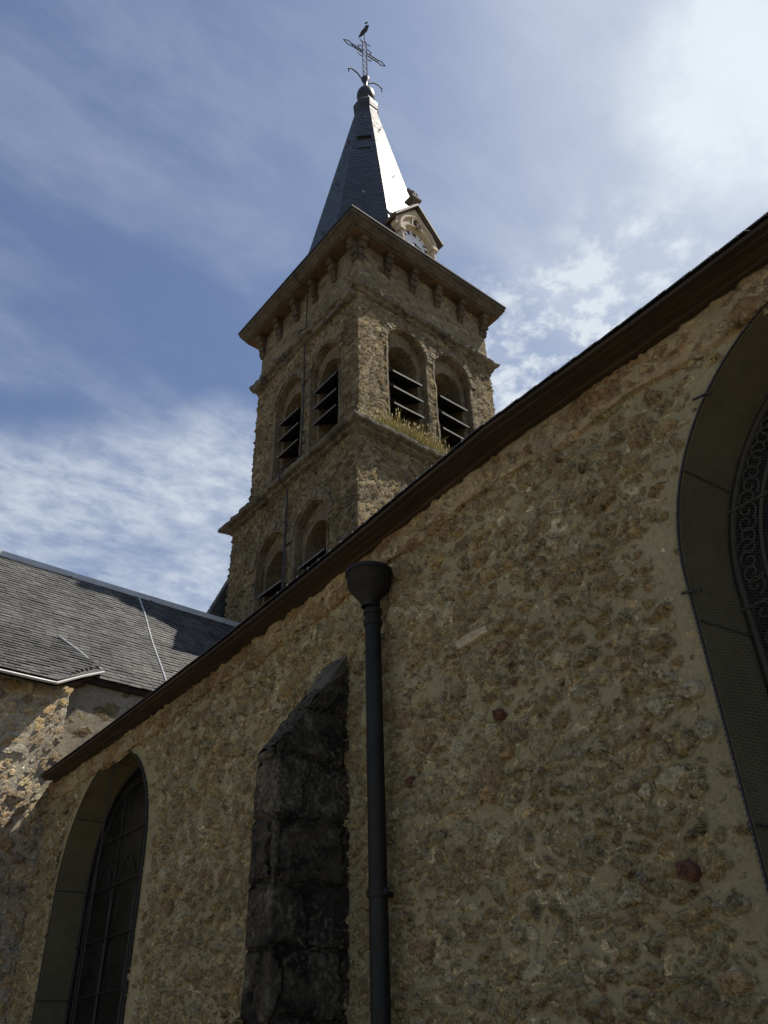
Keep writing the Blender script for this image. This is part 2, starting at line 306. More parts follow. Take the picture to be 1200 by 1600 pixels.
# ------------------------------------------------------------------ mesh helpers (all coordinates relative to the eye; lifted by Z0 on build)
class MB:
    def __init__(s): s.v = []; s.f = []; s.mi = []; s.tint = []; s.uv = None
    def add(s, vs, fs, mi=0, tint=.5):
        o = len(s.v); s.v += [tuple(p) for p in vs]
        for f in fs: s.f.append(tuple(i+o for i in f)); s.mi.append(mi); s.tint.append(tint)
        return s
    def box(s, c, ex, ey, ez, mi=0):          # centre and three half-axis vectors
        c, ex, ey, ez = map(Vector, (c, ex, ey, ez)); vs = []
        for a in (-1, 1):
            for b in (-1, 1):
                for d in (-1, 1): vs.append(c+a*ex+b*ey+d*ez)
        fs = [(0, 1, 3, 2), (4, 6, 7, 5), (0, 4, 5, 1), (2, 3, 7, 6), (0, 2, 6, 4), (1, 5, 7, 3)]
        if ex.cross(ey).dot(ez) < 0: fs = [f[::-1] for f in fs]
        return s.add(vs, fs, mi)
    def prism(s, pts, d, mi=0):               # planar polygon extruded by vector d
        pts = [Vector(p) for p in pts]; d = Vector(d); n = len(pts)
        s.add(pts+[p+d for p in pts], [tuple(range(n)), tuple(range(2*n-1, n-1, -1))]+[(i, i+n, (i+1) % n+n, (i+1) % n) for i in range(n)], mi)
        return s
    def tube(s, path, r, n=8, mi=0, closed=False, cap=True):
        path = [Vector(p) for p in path]; k = len(path); vs = []; rs = r if isinstance(r, (list, tuple)) else [r]*k
        ref = None
        for i, p in enumerate(path):
            a = path[(i-1) % k] if closed or i > 0 else p; b = path[(i+1) % k] if closed or i < k-1 else p
            t = (b-a).normalized()
            if ref is None: ref = t.orthogonal().normalized()
            ref = (ref - t*ref.dot(t)); ref = ref.normalized() if ref.length > 1e-6 else t.orthogonal().normalized()
            q = t.cross(ref)
            for j in range(n):
                an = 2*math.pi*j/n; vs.append(p+(ref*math.cos(an)+q*math.sin(an))*rs[i])
        fs = []
        for i in range(k if closed else k-1):
            for j in range(n):
                fs.append((i*n+j, i*n+(j+1) % n, ((i+1) % k)*n+(j+1) % n, ((i+1) % k)*n+j))
        if cap and not closed: fs += [tuple(range(n-1, -1, -1)), tuple(range((k-1)*n, k*n))]
        return s.add(vs, fs, mi)
    def lathe(s, c, prof, n=20, mi=0, ax=None, a0=0.0, a1=2*math.pi, sq=1.0):  # profile of (radius, height)
        c = Vector(c); full = abs(a1-a0-2*math.pi) < 1e-6; m_ = n if full else n+1; vs = []
        for (r, h) in prof:
            for j in range(m_):
                an = a0+(a1-a0)*j/n
                vs.append(c+Vector((math.cos(an)*r, math.sin(an)*r*sq, h)))
        fs = []
        for i in range(len(prof)-1):
            for j in range(n):
                j2 = (j+1) % m_
                fs.append((i*m_+j, i*m_+j2, (i+1)*m_+j2, (i+1)*m_+j))
        return s.add(vs, fs, mi)
def build(name, mb, mats, parent=None, smooth=False):
    me = bpy.data.meshes.new(name)
    v = np.array(mb.v, dtype=float); v[:, 2] += Z0
    me.from_pydata(v.tolist(), [], mb.f)
    if not isinstance(mats, (list, tuple)): mats = [mats]
    for m_ in mats: me.materials.append(m_)
    if any(mb.mi): me.polygons.foreach_set('material_index', mb.mi)
    if smooth: me.polygons.foreach_set('use_smooth', [True]*len(me.polygons))
    a = me.attributes.new('tint', 'FLOAT', 'FACE'); a.data.foreach_set('value', mb.tint)
    me.update()
    o = bpy.data.objects.new(name, me); COL.objects.link(o)
    if parent: attach(o, parent)
    return o
BASE = {}
def attach(o, parent):
    o.parent = parent; o.matrix_parent_inverse = Matrix.Translation(-BASE.get(parent.name, Vector((0, 0, 0))))
def thing(name, label, cat, loc, group=None):
    o = bpy.data.objects.new(name, None); COL.objects.link(o); o.empty_display_size = .3
    o.location = Vector(loc); BASE[o.name] = Vector(loc); return tag(o, label, cat, group)
def tag(o, label, cat, group=None, kind=None):
    o['label'] = label; o['category'] = cat
    if group: o['group'] = group
    if kind: o['kind'] = kind
    return o

class Arch:
    """pointed or round arch opening: centre c, half width a, spring height zs, bottom zb, arc radius r >= a"""
    def __init__(s, c, a, zs, zb, r=None): s.c, s.a, s.zs, s.zb, s.r = c, a, zs, zb, r or a
    def apex(s): return s.zs+math.sqrt(max(s.r**2-(s.r-s.a)**2, 0))
    def sd(s, u, z):
        u = np.asarray(u)-s.c; z = np.asarray(z)
        low = np.minimum(s.a-np.abs(u), z-s.zb)
        arc = s.r-np.hypot(np.abs(u)+(s.r-s.a), z-s.zs)
        return np.where(z > s.zs, arc, low)
    def outline(s, n=18, zn=8):
        e = s.r-s.a; t1 = math.acos(e/s.r) if e > 0 else math.pi/2
        L_ = [(s.c+s.a, s.zb+(s.zs-s.zb)*i/zn) for i in range(zn)]
        L_ += [(s.c-e+s.r*math.cos(t1*i/n), s.zs+s.r*math.sin(t1*i/n)) for i in range(n)]
        L_ += [(s.c, s.apex())]
        L_ += [(2*s.c-u, z) for u, z in L_[-2::-1]]
        return L_
def panel(mb, P, us, zs, holes=(), flip=False, attrs=None):
    """grid wall with arched openings cut out; P(u,z,d) gives the point d behind the face"""
    us = np.asarray(us); zs = np.asarray(zs); U_, Z_ = np.meshgrid(us, zs, indexing='ij')
    if attrs is None: attrs = {}
    keep = np.ones((len(us)-1, len(zs)-1), bool)
    for h in holes:
        d = h.sd(U_, Z_)
        gx = np.gradient(us); gz = np.gradient(zs)
        lim = .75*np.maximum(gx[:, None], gz[None, :])
        near = np.abs(d) < lim
        e = 1e-4
        du = (h.sd(U_+e, Z_)-h.sd(U_-e, Z_))/(2*e); dz = (h.sd(U_, Z_+e)-h.sd(U_, Z_-e))/(2*e); g2 = du*du+dz*dz+1e-9
        U_ = np.where(near, U_-d*du/g2, U_); Z_ = np.where(near, Z_-d*dz/g2, Z_)
        uc = (U_[:-1, :-1]+U_[1:, :-1]+U_[:-1, 1:]+U_[1:, 1:])/4; zc = (Z_[:-1, :-1]+Z_[1:, :-1]+Z_[:-1, 1:]+Z_[1:, 1:])/4
        keep &= h.sd(uc, zc) < 1e-4
    pts = P(U_, Z_, 0.0)
    n, k = U_.shape; idx = np.arange(n*k).reshape(n, k)
    f = np.stack([idx[:-1, :-1], idx[1:, :-1], idx[1:, 1:], idx[:-1, 1:]], -1)[keep]
    if flip: f = f[:, ::-1]
    mb.add(pts.reshape(-1, 3).tolist(), f.tolist())
    return U_.ravel(), Z_.ravel()
def weld(o, d=.003, outward=False):
    import bmesh
    b = bmesh.new(); b.from_mesh(o.data); bmesh.ops.remove_doubles(b, verts=b.verts, dist=d)
    if outward: bmesh.ops.recalc_face_normals(b, faces=b.faces)
    loose = [v for v in b.verts if not v.link_faces]; bmesh.ops.delete(b, geom=loose, context='VERTS')
    b.to_mesh(o.data); b.free()
def ring(mb, cx, cy, half, prof, seg=30, jit=0.0, mi=0):
    """moulding profile of (offset, z) swept round a square tower"""
    corners = [(-1, -1), (1, -1), (1, 1), (-1, 1)]
    rows = []
    jr = [[(random.gauss(0, jit), random.gauss(0, jit)) for _ in range(seg*4)]]
    for pi_, (off, z) in enumerate(prof):
        row = []; h = half+off
        for s_ in range(4):
            a, b = corners[s_], corners[(s_+1) % 4]
            for i in range(seg):
                t = i/seg; x = a[0]+(b[0]-a[0])*t; y = a[1]+(b[1]-a[1])*t
                jx, jz = jr[0][s_*seg+i]
                k = 0 if off <= .02 else 1
                row.append((cx+x*(h+jx*k), cy+y*(h+jx*k), z+jz*k))
        rows.append(row)
    n = seg*4; vs = [p for r_ in rows for p in r_]; fs = []
    for i in range(len(rows)-1):
        for j in range(n): fs.append((i*n+j, i*n+(j+1) % n, (i+1)*n+(j+1) % n, (i+1)*n+j))
    mb.add(vs, fs, mi)
def slates(mb, O, ud, vd, left, right, vlen, row, wid, thick=.009, lap=1.5, jit=.004):
    """courses of separate slates laid up a slope; left(v), right(v) bound the face"""
    O, ud, vd = Vector(O), Vector(ud).normalized(), Vector(vd).normalized(); n = ud.cross(vd).normalized()
    k = 0; v = 0.0
    while v < vlen:
        l, r = left(min(v, vlen)), right(min(v, vlen)); u = l-(wid*.5 if k % 2 else 0)
        v1 = min(v+row*lap, vlen+.02)
        while u < r:
            ww = wid*random.uniform(.9, 1.1); a = max(u, l); b = min(u+ww-.004, r)
            l1, r1 = left(min(v1, vlen)), right(min(v1, vlen))
            if b-a > .02:
                a1 = max(a, l1); b1 = max(min(b, r1), a1+.002)
                d0 = random.uniform(-jit, jit)+(random.uniform(-.02, -.008) if random.random() < .025 else 0); t0 = thick*random.uniform(.7, 1.5); t1 = thick*random.uniform(.1, .5)
                tw = random.uniform(-.0015, .0015)
                p = [O+ud*a+vd*(v+d0)+n*(t0+thick+tw), O+ud*b+vd*(v+d0+random.uniform(-.002, .002))+n*(t0+thick-tw), O+ud*b1+vd*v1+n*t1, O+ud*a1+vd*v1+n*t1]
                q = [x-n*thick for x in p[:2]]
                mb.add(p+q, [(0, 1, 2, 3), (4, 5, 1, 0), (4, 0, 3), (5, 2, 1)], 0, random.random())
            u += ww
        v += row; k += 1
    return mb

# ------------------------------------------------------------------ setting: ground
g = MB()
for i in range(-20, 20):
    for j in range(-20, 20):
        s_ = 30.0; g.add([(i*s_, j*s_, -1.6), ((i+1)*s_, j*s_, -1.6), ((i+1)*s_, (j+1)*s_, -1.6), (i*s_, (j+1)*s_, -1.6)], [(0, 1, 2, 3)])
tag(build('ground', g, M_ground), 'pale gravel ground around the church', 'ground', kind='structure')

# ------------------------------------------------------------------ nave
D = 2.6; DN = R(2.1793)
NW = np.array((math.cos(DN), -math.sin(DN), 0)); NU = np.array((math.sin(DN), math.cos(DN), 0))
def PW(u, z, d=0.0):                       # point on the nave wall: u along it, z height, d behind its face
    u = np.asarray(u, float); z = np.asarray(z, float)
    p = NW*(D+np.asarray(d, float)[..., None]) + NU*u[..., None]
    p = p + np.array((0, 0, 1.0))*z[..., None]
    return p
def PV(u, z, d=0.0): return Vector(PW(u, z, d))
nave = thing('church_nave', 'long rubble stone church nave with arched windows under a dark wooden eave', 'church nave', PV(4, -1.6, 0)+Vector((0, 0, Z0)))
EU = [-6, .73, 1.37, 2.26, 3.35, 5.25, 7.37, 9.3]; EZ = [-.01, -.015, .002, .045, .005, -.035, -.018, .02]
def sag(u): return float(np.interp(u, EU, EZ))
UEND = 9.2
A1 = Arch(7.55, 1.02, 1.50, -1.0); A2 = Arch(.47, 1.02, 1.53, -1.0)
us = list(np.arange(-6, .3, .12)); u = .3
while u < UEND+.3: us.append(u); u += .0095+.0011*max(u-1, 0)
zs = list(np.arange(-1.6, -.1, .1))+list(np.arange(-.1, 2.74, .0105))
mb = MB(); Uw, Zw = panel(mb, PW, us, zs, (A1, A2), flip=True)
wall = build('wall', mb, M_nave, nave, smooth=True)
bare = np.maximum.reduce([np.clip(1-np.abs(A2.sd(Uw, Zw)+.02)/.17, 0, 1)*.7, np.clip(1-np.abs(A1.sd(Uw, Zw)+.02)/.2, 0, 1)*.75, np.clip((Zw-2.30)/.25, 0, 1)*np.clip((2.2-Uw)/1.0, 0, 1)*.5])
wob = .035*np.sin(Zw*5.1)+.015*np.sin(Zw*13.0+1)
ck = np.clip(1-np.abs(Uw-(8.66+.03*Zw)-wob)/(.045+.02*np.sin(Zw*7)), 0, 1)*(Zw < 2.42)*np.clip((Zw+.3)/.5, 0, 1)
for nm, arr in (('bare', bare), ('crack', ck)):
    a = wall.data.attributes.new(nm, 'FLOAT', 'POINT'); a.data.foreach_set('value', arr.astype(np.float32))
# far return and back of the nave so it is a closed building
mb = MB(); bk = lambda u, z, d: PV(u, z, d)
mb.add([bk(-6, -1.6, 0), bk(-6, -1.6, 9), bk(-6, 2.7, 9), bk(-6, 7.0, 4.5), bk(-6, 2.7, 0)], [(0, 1, 2, 3, 4)])
mb.add([bk(-6, -1.6, 9), bk(9.2, -1.6, 9), bk(9.2, 2.7, 9), bk(-6, 2.7, 9)], [(0, 1, 2, 3)])
build('end_wall', mb, M_nave, nave)
# individual stones that stand out of the rubble
def loose_stone(name, pts, t, m_, lean=0):
    c = np.mean(pts, axis=0); mb = MB(); n = len(pts); pp = []
    for i in range(n):
        a, b = np.array(pts[i]), np.array(pts[(i+1) % n])
        for k in np.linspace(0, 1, 9)[:-1]: pp.append(a+(b-a)*k)
    pp = np.array(pp)
    for _ in range(2): pp = pp*.5+(np.roll(pp, 1, 0)+np.roll(pp, -1, 0))*.25
    n = len(pp); pp = pp+(pp-c)*rng.normal(0, .05, (n, 1)); K = 8; vs = []
    for q in range(K):
        f = 1-q/K
        for i in range(n): vs.append(PV(*(c+(pp[i]-c)*f), -.010-t*(1-f**2.2)**.5+rng.normal(0, .0022)+(.03 if q == 0 else 0)))
    fs = [(q*n+i, q*n+n+i, q*n+n+(i+1) % n, q*n+(i+1) % n) for q in range(K-1) for i in range(n)]+[tuple(range((K-1)*n, K*n))]
    mb.add(vs, fs); return build(name, mb, m_, nave)
def ST(px, py):                             # where the line of sight of a measured stone meets the wall plane
    v = RI*((px-600)/FPX)+UP*(-(py-800)/FPX)+fw
    k = D/np.dot(NW, v); P_ = v*k
    return np.array((np.dot(P_, NU), P_.z))
def stone_at(px, py, w_, h_, m_, ang=0.0, name='facing_stone', label=None, t=.02):
    c = ST(px, py); n = random.randint(5, 7); pts = []
    for i in range(n):
        a = 2*math.pi*i/n+random.uniform(-.25, .25); r = random.uniform(.8, 1.1)
        x, z = math.cos(a)*w_*r, math.sin(a)*h_*r
        pts.append((c[0]-(x*math.cos(ang)-z*math.sin(ang)), c[1]+x*math.sin(ang)+z*math.cos(ang)))
    o = loose_stone(name, pts, t, m_)
    if label: o['label'] = label
    return o
sl = loose_stone('facing_stone', [ST(712, 1006), ST(735, 990), ST(769, 975), ST(770, 987), ST(716, 1021)], .018, M_pale); sl['label'] = 'long pale slab'
for (px, py, w_, h_, m_, lab) in ((782, 1117, .042, .036, M_red, 'dark red stone'), (643, 1222, .026, .034, M_red, 'small dark red stone'), (1076, 1362, .05, .045, M_red, 'large dark red stone'),
        (793, 1172, .05, .045, M_ochre, None), (1047, 1060, .028, .022, M_quartz, None), (1082, 1078, .048, .036, M_quartz, None), (1105, 1142, .05, .04, M_quartz, None), (885, 713, .035, .022, M_quartz, None),
        (1003, 1370, .018, .016, M_quartz, None), (640, 966, .02, .018, M_quartz, None), (765, 1240, .07, .045, M_ochre, None), (1150, 1535, .07, .045, M_ochre, None)):
    stone_at(px, py, w_, h_, m_, random.uniform(-.3, .3), label=lab)
# rough pale course under the eave
mb = MB()
uu = np.concatenate([np.arange(-6, .2, .1), np.arange(.2, UEND+.1, .022)]); prof = [(2.475, .02), (2.48, -.012)]+[(2.48+.165*i/9, -.022-.016*math.sin(i/9*2.6)) for i in range(10)]+[(2.66, .02)]
vs = []
low = np.interp(uu, np.arange(-7, 11, .37), rng.uniform(-.05, .03, len(np.arange(-7, 11, .37)))); 
for i, u in enumerate(uu):
    for j, (z, d) in enumerate(prof): vs.append(PV(u, z+sag(u)+(low[i]*max(0, 1-j/9)), d))
k = len(prof); mb.add(vs, [(i*k+j, i*k+j+1, (i+1)*k+j+1, (i+1)*k+j) for i in range(len(uu)-1) for j in range(k-1)])
build('eave_course', mb, M_band, nave, smooth=True)
# stepped wooden boards under the roof edge
mb = MB()
steps = [(2.645, .0, 2.643, -.055, 2.67), (2.651, -.052, 2.648, -.105, 2.672), (2.657, -.10, 2.652, -.150, 2.676), (2.664, -.148, 2.66, -.185, 2.680)]
uu = np.concatenate([np.arange(-6, 0, .5), np.arange(0, UEND+.01, .08)])
for (z0, d0, z1, d1, zt) in steps:
    jit = np.interp(uu, np.arange(-7, 11, .9), rng.normal(0, .004, len(np.arange(-7, 11, .9))))
    vs = []
    for i, u in enumerate(uu):
        s_ = sag(u)+jit[i]; vs += [PV(u, z0+s_, d0), PV(u, z1+s_, d1), PV(u, zt+s_, d1-.001), PV(u, zt+s_, d0+.05)]
    n = len(uu); mb.add(vs, [(i*4+j, (i+1)*4+j, (i+1)*4+(j+1) % 4, i*4+(j+1) % 4) for i in range(n-1) for j in range(4)]+[(3, 2, 1, 0), tuple(n*4-4+j for j in range(4))])
build('eave_boards', mb, M_wood, nave)
# nave roof: slates near the eave edge, sheet above
mb = MB(); PIT = R(38)
for seg in range(len(uu)-1):
    pass
rd = Vector(tuple(NW*math.cos(PIT)))+Vector((0, 0, math.sin(PIT)))
for i in range(len(uu)-1):
    u0, u1 = uu[i], uu[i+1]
    a, b = PV(u0, 2.680+sag(u0), -.19), PV(u1, 2.680+sag(u1), -.19)
    mb.add([a, b, b+rd*6.1, a+rd*6.1], [(0, 3, 2, 1)], 0, .4)
u = -6.0; k = 0
while u < UEND:
    for r_ in range(3):
        u_ = u+(.0625 if r_ % 2 else 0); s_ = sag(u_)
        a, b = PV(u_+.001, 2.684+s_, -.200), PV(u_+.1235, 2.684+s_, -.200)
        o_ = rd*(.11*r_)+Vector((0, 0, .004*r_+random.uniform(0, .0012)))
        a, b = a+o_, b+o_; th = Vector((0, 0, .008))
        mb.add([a, b, b+rd*.2, a+rd*.2, a+th, b+th, b+rd*.2+th, a+rd*.2+th], [(0, 1, 2, 3), (7, 6, 5, 4), (0, 4, 5, 1), (1, 5, 6, 2), (3, 7, 4, 0)], 0, random.random())
    u += .125
far = [PV(-6, 2.7, 9.2), PV(UEND, 2.7, 9.2)]; a, b = PV(-6, 2.680, -.19)+rd*6.1, PV(UEND, 2.680, -.19)+rd*6.1
mb.add([a, b, far[1], far[0]], [(0, 1, 2, 3)], 0, .4)
nroof = build('roof', mb, M_slate, nave)
hk = MB(); hk.tube([PV(0, 0, 0), PV(0, .001, -.006), PV(0, .009, -.007), PV(0, .016, -.002)], .0016, 6)
hook0 = None; u = .66
while u < 4.4:
    s_ = sag(u)
    if hook0 is None:
        v = np.array(hk.v)-np.array(PV(0, 0, 0)); hk.v = v.tolist(); hook0 = build('slate_hook', hk, M_hook, nroof); h_ = hook0
        hook0.data.transform(Matrix.Translation((0, 0, -Z0)))
    else:
        h_ = hook0.copy(); COL.objects.link(h_)
    h_.parent = nroof; h_.matrix_parent_inverse = Matrix.Identity(4)
    h_.location = PV(u, 2.683+s_+Z0, -.197)
    u += .125
# arched windows of the nave
def nave_window(A, label, ornate, hpn):
    inner = Arch(A.c, A.a-.04, A.zs, A.zb, A.r-.04)
    oo, io = A.outline(24, 14), inner.outline(24, 14); n = len(oo)
    mb = MB()
    rows = [[PV(*p, -.006) for p in A.outline(24, 14)], [PV(p[0], p[1], .0) for p in Arch(A.c, A.a-.012, A.zs, A.zb, A.r-.012).outline(24, 14)], [PV(*p, .28) for p in io]]
    for q in range(2):
        for i in range(n-1): mb.add([rows[q][i], rows[q][i+1], rows[q+1][i+1], rows[q+1][i]], [(0, 1, 2, 3)])
    # sill
    mb.add([PV(A.c-A.a, A.zb, -.05), PV(A.c+A.a, A.zb, -.05), PV(A.c+A.a, A.zb+.06, .28), PV(A.c-A.a, A.zb+.06, .28)], [(0, 1, 2, 3)])
    # open joints between the reveal blocks
    acc = 0
    for i in range(1, n-1):
        acc += math.dist(oo[i], oo[i-1])
        if acc > .62+.1*((i*7) % 3):
            acc = 0
            a, b = Vector(rows[1][i]), Vector(rows[2][i]); t = (Vector(rows[1][i+1])-Vector(rows[1][i-1])).normalized(); nrm = t.cross(b-a).normalized()
            cen = (PV(A.c, min(oo[i][1], A.zs), .14)); nrm = nrm if nrm.dot(cen-a) > 0 else -nrm
            mb.box((a+b)/2, (b-a)/2, t*.006, nrm*.003, 1)
    fr = build('window', mb, [M_reveal, M_joint], nave, smooth=False); fr['label'] = label
    mb = MB(); io2 = [PV(*p, .279) for p in io]; mb.add(io2+[PV(A.c, A.zs, .279)], [(i, i+1, len(io2)) for i in range(len(io2)-1)]+[(len(io2)-1, 0, len(io2))])
    build('stained_glass', mb, M_glass, fr)
    # leadwork and iron bars on the glass
    mb = MB(); dd = .268
    for off, r_ in ((.03, .012), (.15, .008), (.19, .005)):
        B = Arch(A.c, inner.a-off, A.zs, A.zb, inner.r-off); mb.tube([PV(*p, dd) for p in B.outline(20, 8)], r_, 6)
    for x in (-.27, .27): mb.tube([PV(A.c+x, A.zb, dd), PV(A.c+x, A.zs+math.sqrt((A.a-.2)**2-x*x), dd)], .006, 6)
    z = A.zb+.35
    while z < A.apex()-.2:
        hw = A.a-.05 if z < A.zs else math.sqrt(max((A.a-.05)**2-(z-A.zs)**2, 0)); mb.tube([PV(A.c-hw, z, dd-.012), PV(A.c+hw, z, dd-.012)], .006, 6); z += .42
    if not ornate:
        for x in (-.54, 0, .54):
            Q = Arch(A.c+x, .25, 1.25, -.8, .5); mb.tube([PV(*p, dd) for p in Q.outline(10, 4)], .005, 6)
    if ornate:                               # scrolling foliage in the border and field of the near window
        rr = random.Random(3); Bm = Arch(A.c, inner.a-.09, A.zs, A.zb, inner.r-.09); pl = Bm.outline(26, 22)
        def spiral(u, z, r0, a0, sg, turns=1.35, rad=.0045):
            pts = []
            for i in range(17):
                t = i/16; a = a0+sg*t*turns*2*math.pi; r_ = r0*(1-.8*t); pts.append(PV(u+math.cos(a)*r_, z+math.sin(a)*r_, dd-.004))
            mb.tube(pts, rad, 5)
        for i in range(0, len(pl), 1):
            spiral(*pl[i], .045, rr.uniform(0, 6), 1 if i % 2 else -1, 1.2, .004)
        for i in range(9):
            for j in range(22):
                u_, z_ = A.c-.72+i*.18+(.09 if j % 2 else 0), A.zb+.5+j*.155
                if inner.sd(u_, z_) > .26: spiral(u_, z_, .075, rr.uniform(0, 6), 1 if (i+j) % 2 else -1)
    build('leadwork', mb, M_came if ornate else M_black, fr)
    # protective wire screen at the outer face
    mb = MB(); so = Arch(A.c, A.a-.004, A.zs, A.zb, A.r-.004).outline(24, 14)
    mb.tube([PV(*p, -.006) for p in so], .006, 6); mb.tube([PV(A.c-.03, A.zb, -.004), PV(A.c-.03, A.apex(), -.004)], .006, 6)
    rr = random.Random(5); acc = 0
    for i in range(1, len(so)):              # twisted wire ends along the rim
        m_ = int(math.dist(so[i], so[i-1])/.02)
        for q in range(m_):
            t = q/max(m_, 1); u_, z_ = so[i-1][0]+(so[i][0]-so[i-1][0])*t, so[i-1][1]+(so[i][1]-so[i-1][1])*t
            if ornate: mb.box(PV(u_, z_, -.011), Vector(NU)*.0025, Vector((0, 0, 1))*.004, Vector(NW)*.003, 1)
    for (u_, z_) in hpn: mb.tube([PV(u_+.035, z_+.005, -.012), PV(u_-.035, z_-.008, -.014), PV(u_-.045, z_-.02, -.01)], .006, 6)
    scr = build('wire_screen', mb, [M_iron, M_edge], fr)
    if not ornate: return
    mb = MB(); vs = [PV(*p, .0035) for p in so]+[PV(A.c, A.zs, .0035)]; c_ = len(vs)-1
    mb.add(vs, [(i, i+1, c_) for i in range(c_-1)]+[(c_-1, 0, c_)])
    ws = build('wire_mesh', mb, M_screen, fr)
    uvl = ws.data.uv_layers.new(name='UVMap'); co = [(p[0], p[1]) for p in so]+[(A.c, A.zs)]
    for lp in ws.data.loops: uvl.data[lp.index].uv = (co[lp.vertex_index][0]*.9+co[lp.vertex_index][1]*.44+9, co[lp.vertex_index][1]*.9-co[lp.vertex_index][0]*.44+9)
nave_window(A1, 'arched window near the transept with plain leading', False, [(8.15, 2.28)])
nave_window(A2, 'arched window at the right edge with ornate leading', True, [(1.21, 2.25), (1.48, 1.47)])

# buttress against the nave wall
bt = MB(); BU0, BU1, BD = 3.75, 3.99, .44
nb = 22
def buz(d): return 2.06-(2.06-1.46)*d/BD        # height of the weathered slope at distance d from the wall
# right side, front, left side as fine grids
zs_ = np.linspace(-1.6, 1, 131)
def side(u, flip):
    ds = np.linspace(0, BD, nb); vs = []
    for d in ds:
        top = buz(d)
        for z in np.linspace(-1.6, top, 170): vs.append(PV(u, z, -d))
    f = [(i*170+j, (i+1)*170+j, (i+1)*170+j+1, i*170+j+1) for i in range(nb-1) for j in range(169)]
    bt.add(vs, [x[::-1] for x in f] if flip else f)
side(BU0, False); side(BU1, True)
vs = [PV(u, z, -BD) for u in np.linspace(BU0, BU1, 14) for z in np.linspace(-1.6, 1.46, 170)]
bt.add(vs, [(i*170+j, (i+1)*170+j, (i+1)*170+j+1, i*170+j+1) for i in range(13) for j in range(169)])
nd = 64; vs = [PV(u, buz(d)+.012*math.sin(d*31)+.01*math.sin(u*40+d*17), -d) for u in np.linspace(BU0, BU1, 25) for d in np.linspace(0, BD, nd)]
bt.add(vs, [(i*nd+j, i*nd+j+1, (i+1)*nd+j+1, (i+1)*nd+j) for i in range(24) for j in range(nd-1)])
butt = thing('buttress', 'narrow blackened stone buttress with sloping top left of the drainpipe', 'buttress', PV(3.87, -1.6+Z0, -.2))
bo = build('shaft', bt, M_butt, butt); weld(bo, .002, True)
for p_ in bo.data.polygons: p_.use_smooth = True
mb = MB()                                       # cement fillet where the slope meets the wall
mb.prism([PV(BU0-.012, 2.09, 0), PV(BU0-.012, buz(.13)+.010, -.13), PV(BU0-.012, buz(.13)-.02, -.13), PV(BU0-.012, 1.95, -.03), PV(BU0-.012, 2.06, 0)], Vector(NU)*(BU1-BU0+.02))
build('cement_fillet', mb, plain('grey_cement', (.10, .092, .07), .9, nscale=9, namt=.6, bstr=.5, bdist=.01), butt)

# drainpipe
dp = thing('drainpipe', 'dark iron drainpipe with funnel hopper running down the stone nave wall', 'drainpipe', PV(3.37, -1.6+Z0, -.09))
c = PV(3.375, 0, -.09)
mb = MB(); mb.lathe(c, [(.045, -1.6), (.045, 2.23)], 24); build('pipe', mb, M_pipe, dp, smooth=True)
hc = PV(3.362, 0, -.12)
mb = MB(); an = math.atan2(-NW[1], -NW[0])
prof = [(.046, 2.19), (.050, 2.215), (.052, 2.22), (.122, 2.315), (.126, 2.32), (.130, 2.392), (.138, 2.394), (.138, 2.416), (.126, 2.418), (.12, 2.41), (.07, 2.28), (.03, 2.21)]
mb.lathe(hc, prof, 36, 0)
vv = []
for (x, y, z) in mb.v:                           # flat back against the wall
    q = np.array((x, y, 0)); d = float(q@NW)
    if d > D-.012: q = q-NW*(d-(D-.012))
    vv.append((q[0], q[1], z))
mb.v = vv; hp = build('hopper', mb, M_pipe, dp)
for p_ in hp.data.polygons: p_.use_smooth = p_.index//36 in (0, 2, 4, 9)
for i, z in enumerate((2.175, 2.105, .70, -.75)):
    mb = MB(); mb.lathe(c, [(.044, z-.022), (.051, z-.02), (.054, z-.008), (.054, z+.009), (.050, z+.016), (.044, z+.016)], 24)
    if i >= 2: mb.box(c+Vector(NW)*.06+Vector((0, 0, z)), Vector(NW)*.04, Vector(NU)*.010, Vector((0, 0, .012))); mb.box(c+Vector(NU)*-.062+Vector((0, 0, z)), Vector(NU)*.014, Vector(NW)*.008, Vector((0, 0, .014)))
    build('collar', mb, M_pipe, dp, smooth=False)

# ------------------------------------------------------------------ bell tower
CX, CY = 10.07, 12.30; HU, HL = 2.15, 2.40
tower = thing('bell_tower', 'square rubble stone church bell tower with arched louvred belfry openings', 'bell tower', (CX, CY, 0))
def face(side, half):
    """side 0 faces -Y (towards the nave), 1 faces -X, 2 +Y, 3 +X"""
    ax = [((1, 0), (0, -1)), ((0, -1), (-1, 0)), ((-1, 0), (0, 1)), ((0, 1), (1, 0))][side]
    (ux, uy), (nx, ny) = ax
    def P(u, z, d=0.0):
        u = np.asarray(u, float); z = np.asarray(z, float); r_ = half-np.asarray(d, float)
        return np.stack(np.broadcast_arrays(CX+ux*u+nx*r_, CY+uy*u+ny*r_, z), -1)
    return P
def opening_set(side, half, zb, zs_o, zs_i, ro, ri, cu, n_l, z_l, panel_col, zlow=None):
    outs = []
    for c_ in cu: outs.append((Arch(c_, ro, zs_o, zb, ro*1.12), Arch(c_, ri, zs_i, zb, ri*1.12)))
    return outs
def stage(name, half, z0, z1, m_, holes, fine=.042):
    mb = MB()
    for sidx in range(4):
        st = fine if sidx < 2 else .16
        zv = np.linspace(z0, z1, int((z1-z0)/fine)+1); uv = np.linspace(-half, half, int(2*half/fine)+1)
        panel(mb, face(sidx, half), uv, zv, holes.get(sidx, ()))
    o = build(name, mb, m_, tower, smooth=True); weld(o); return o
W_UP = {0: [Arch(c_, .62, 13.88, 11.55, .70) for c_ in (-.72, .72)], 1: [Arch(c_, .60, 13.60, 11.45, .68) for c_ in (-.62, .86)]}
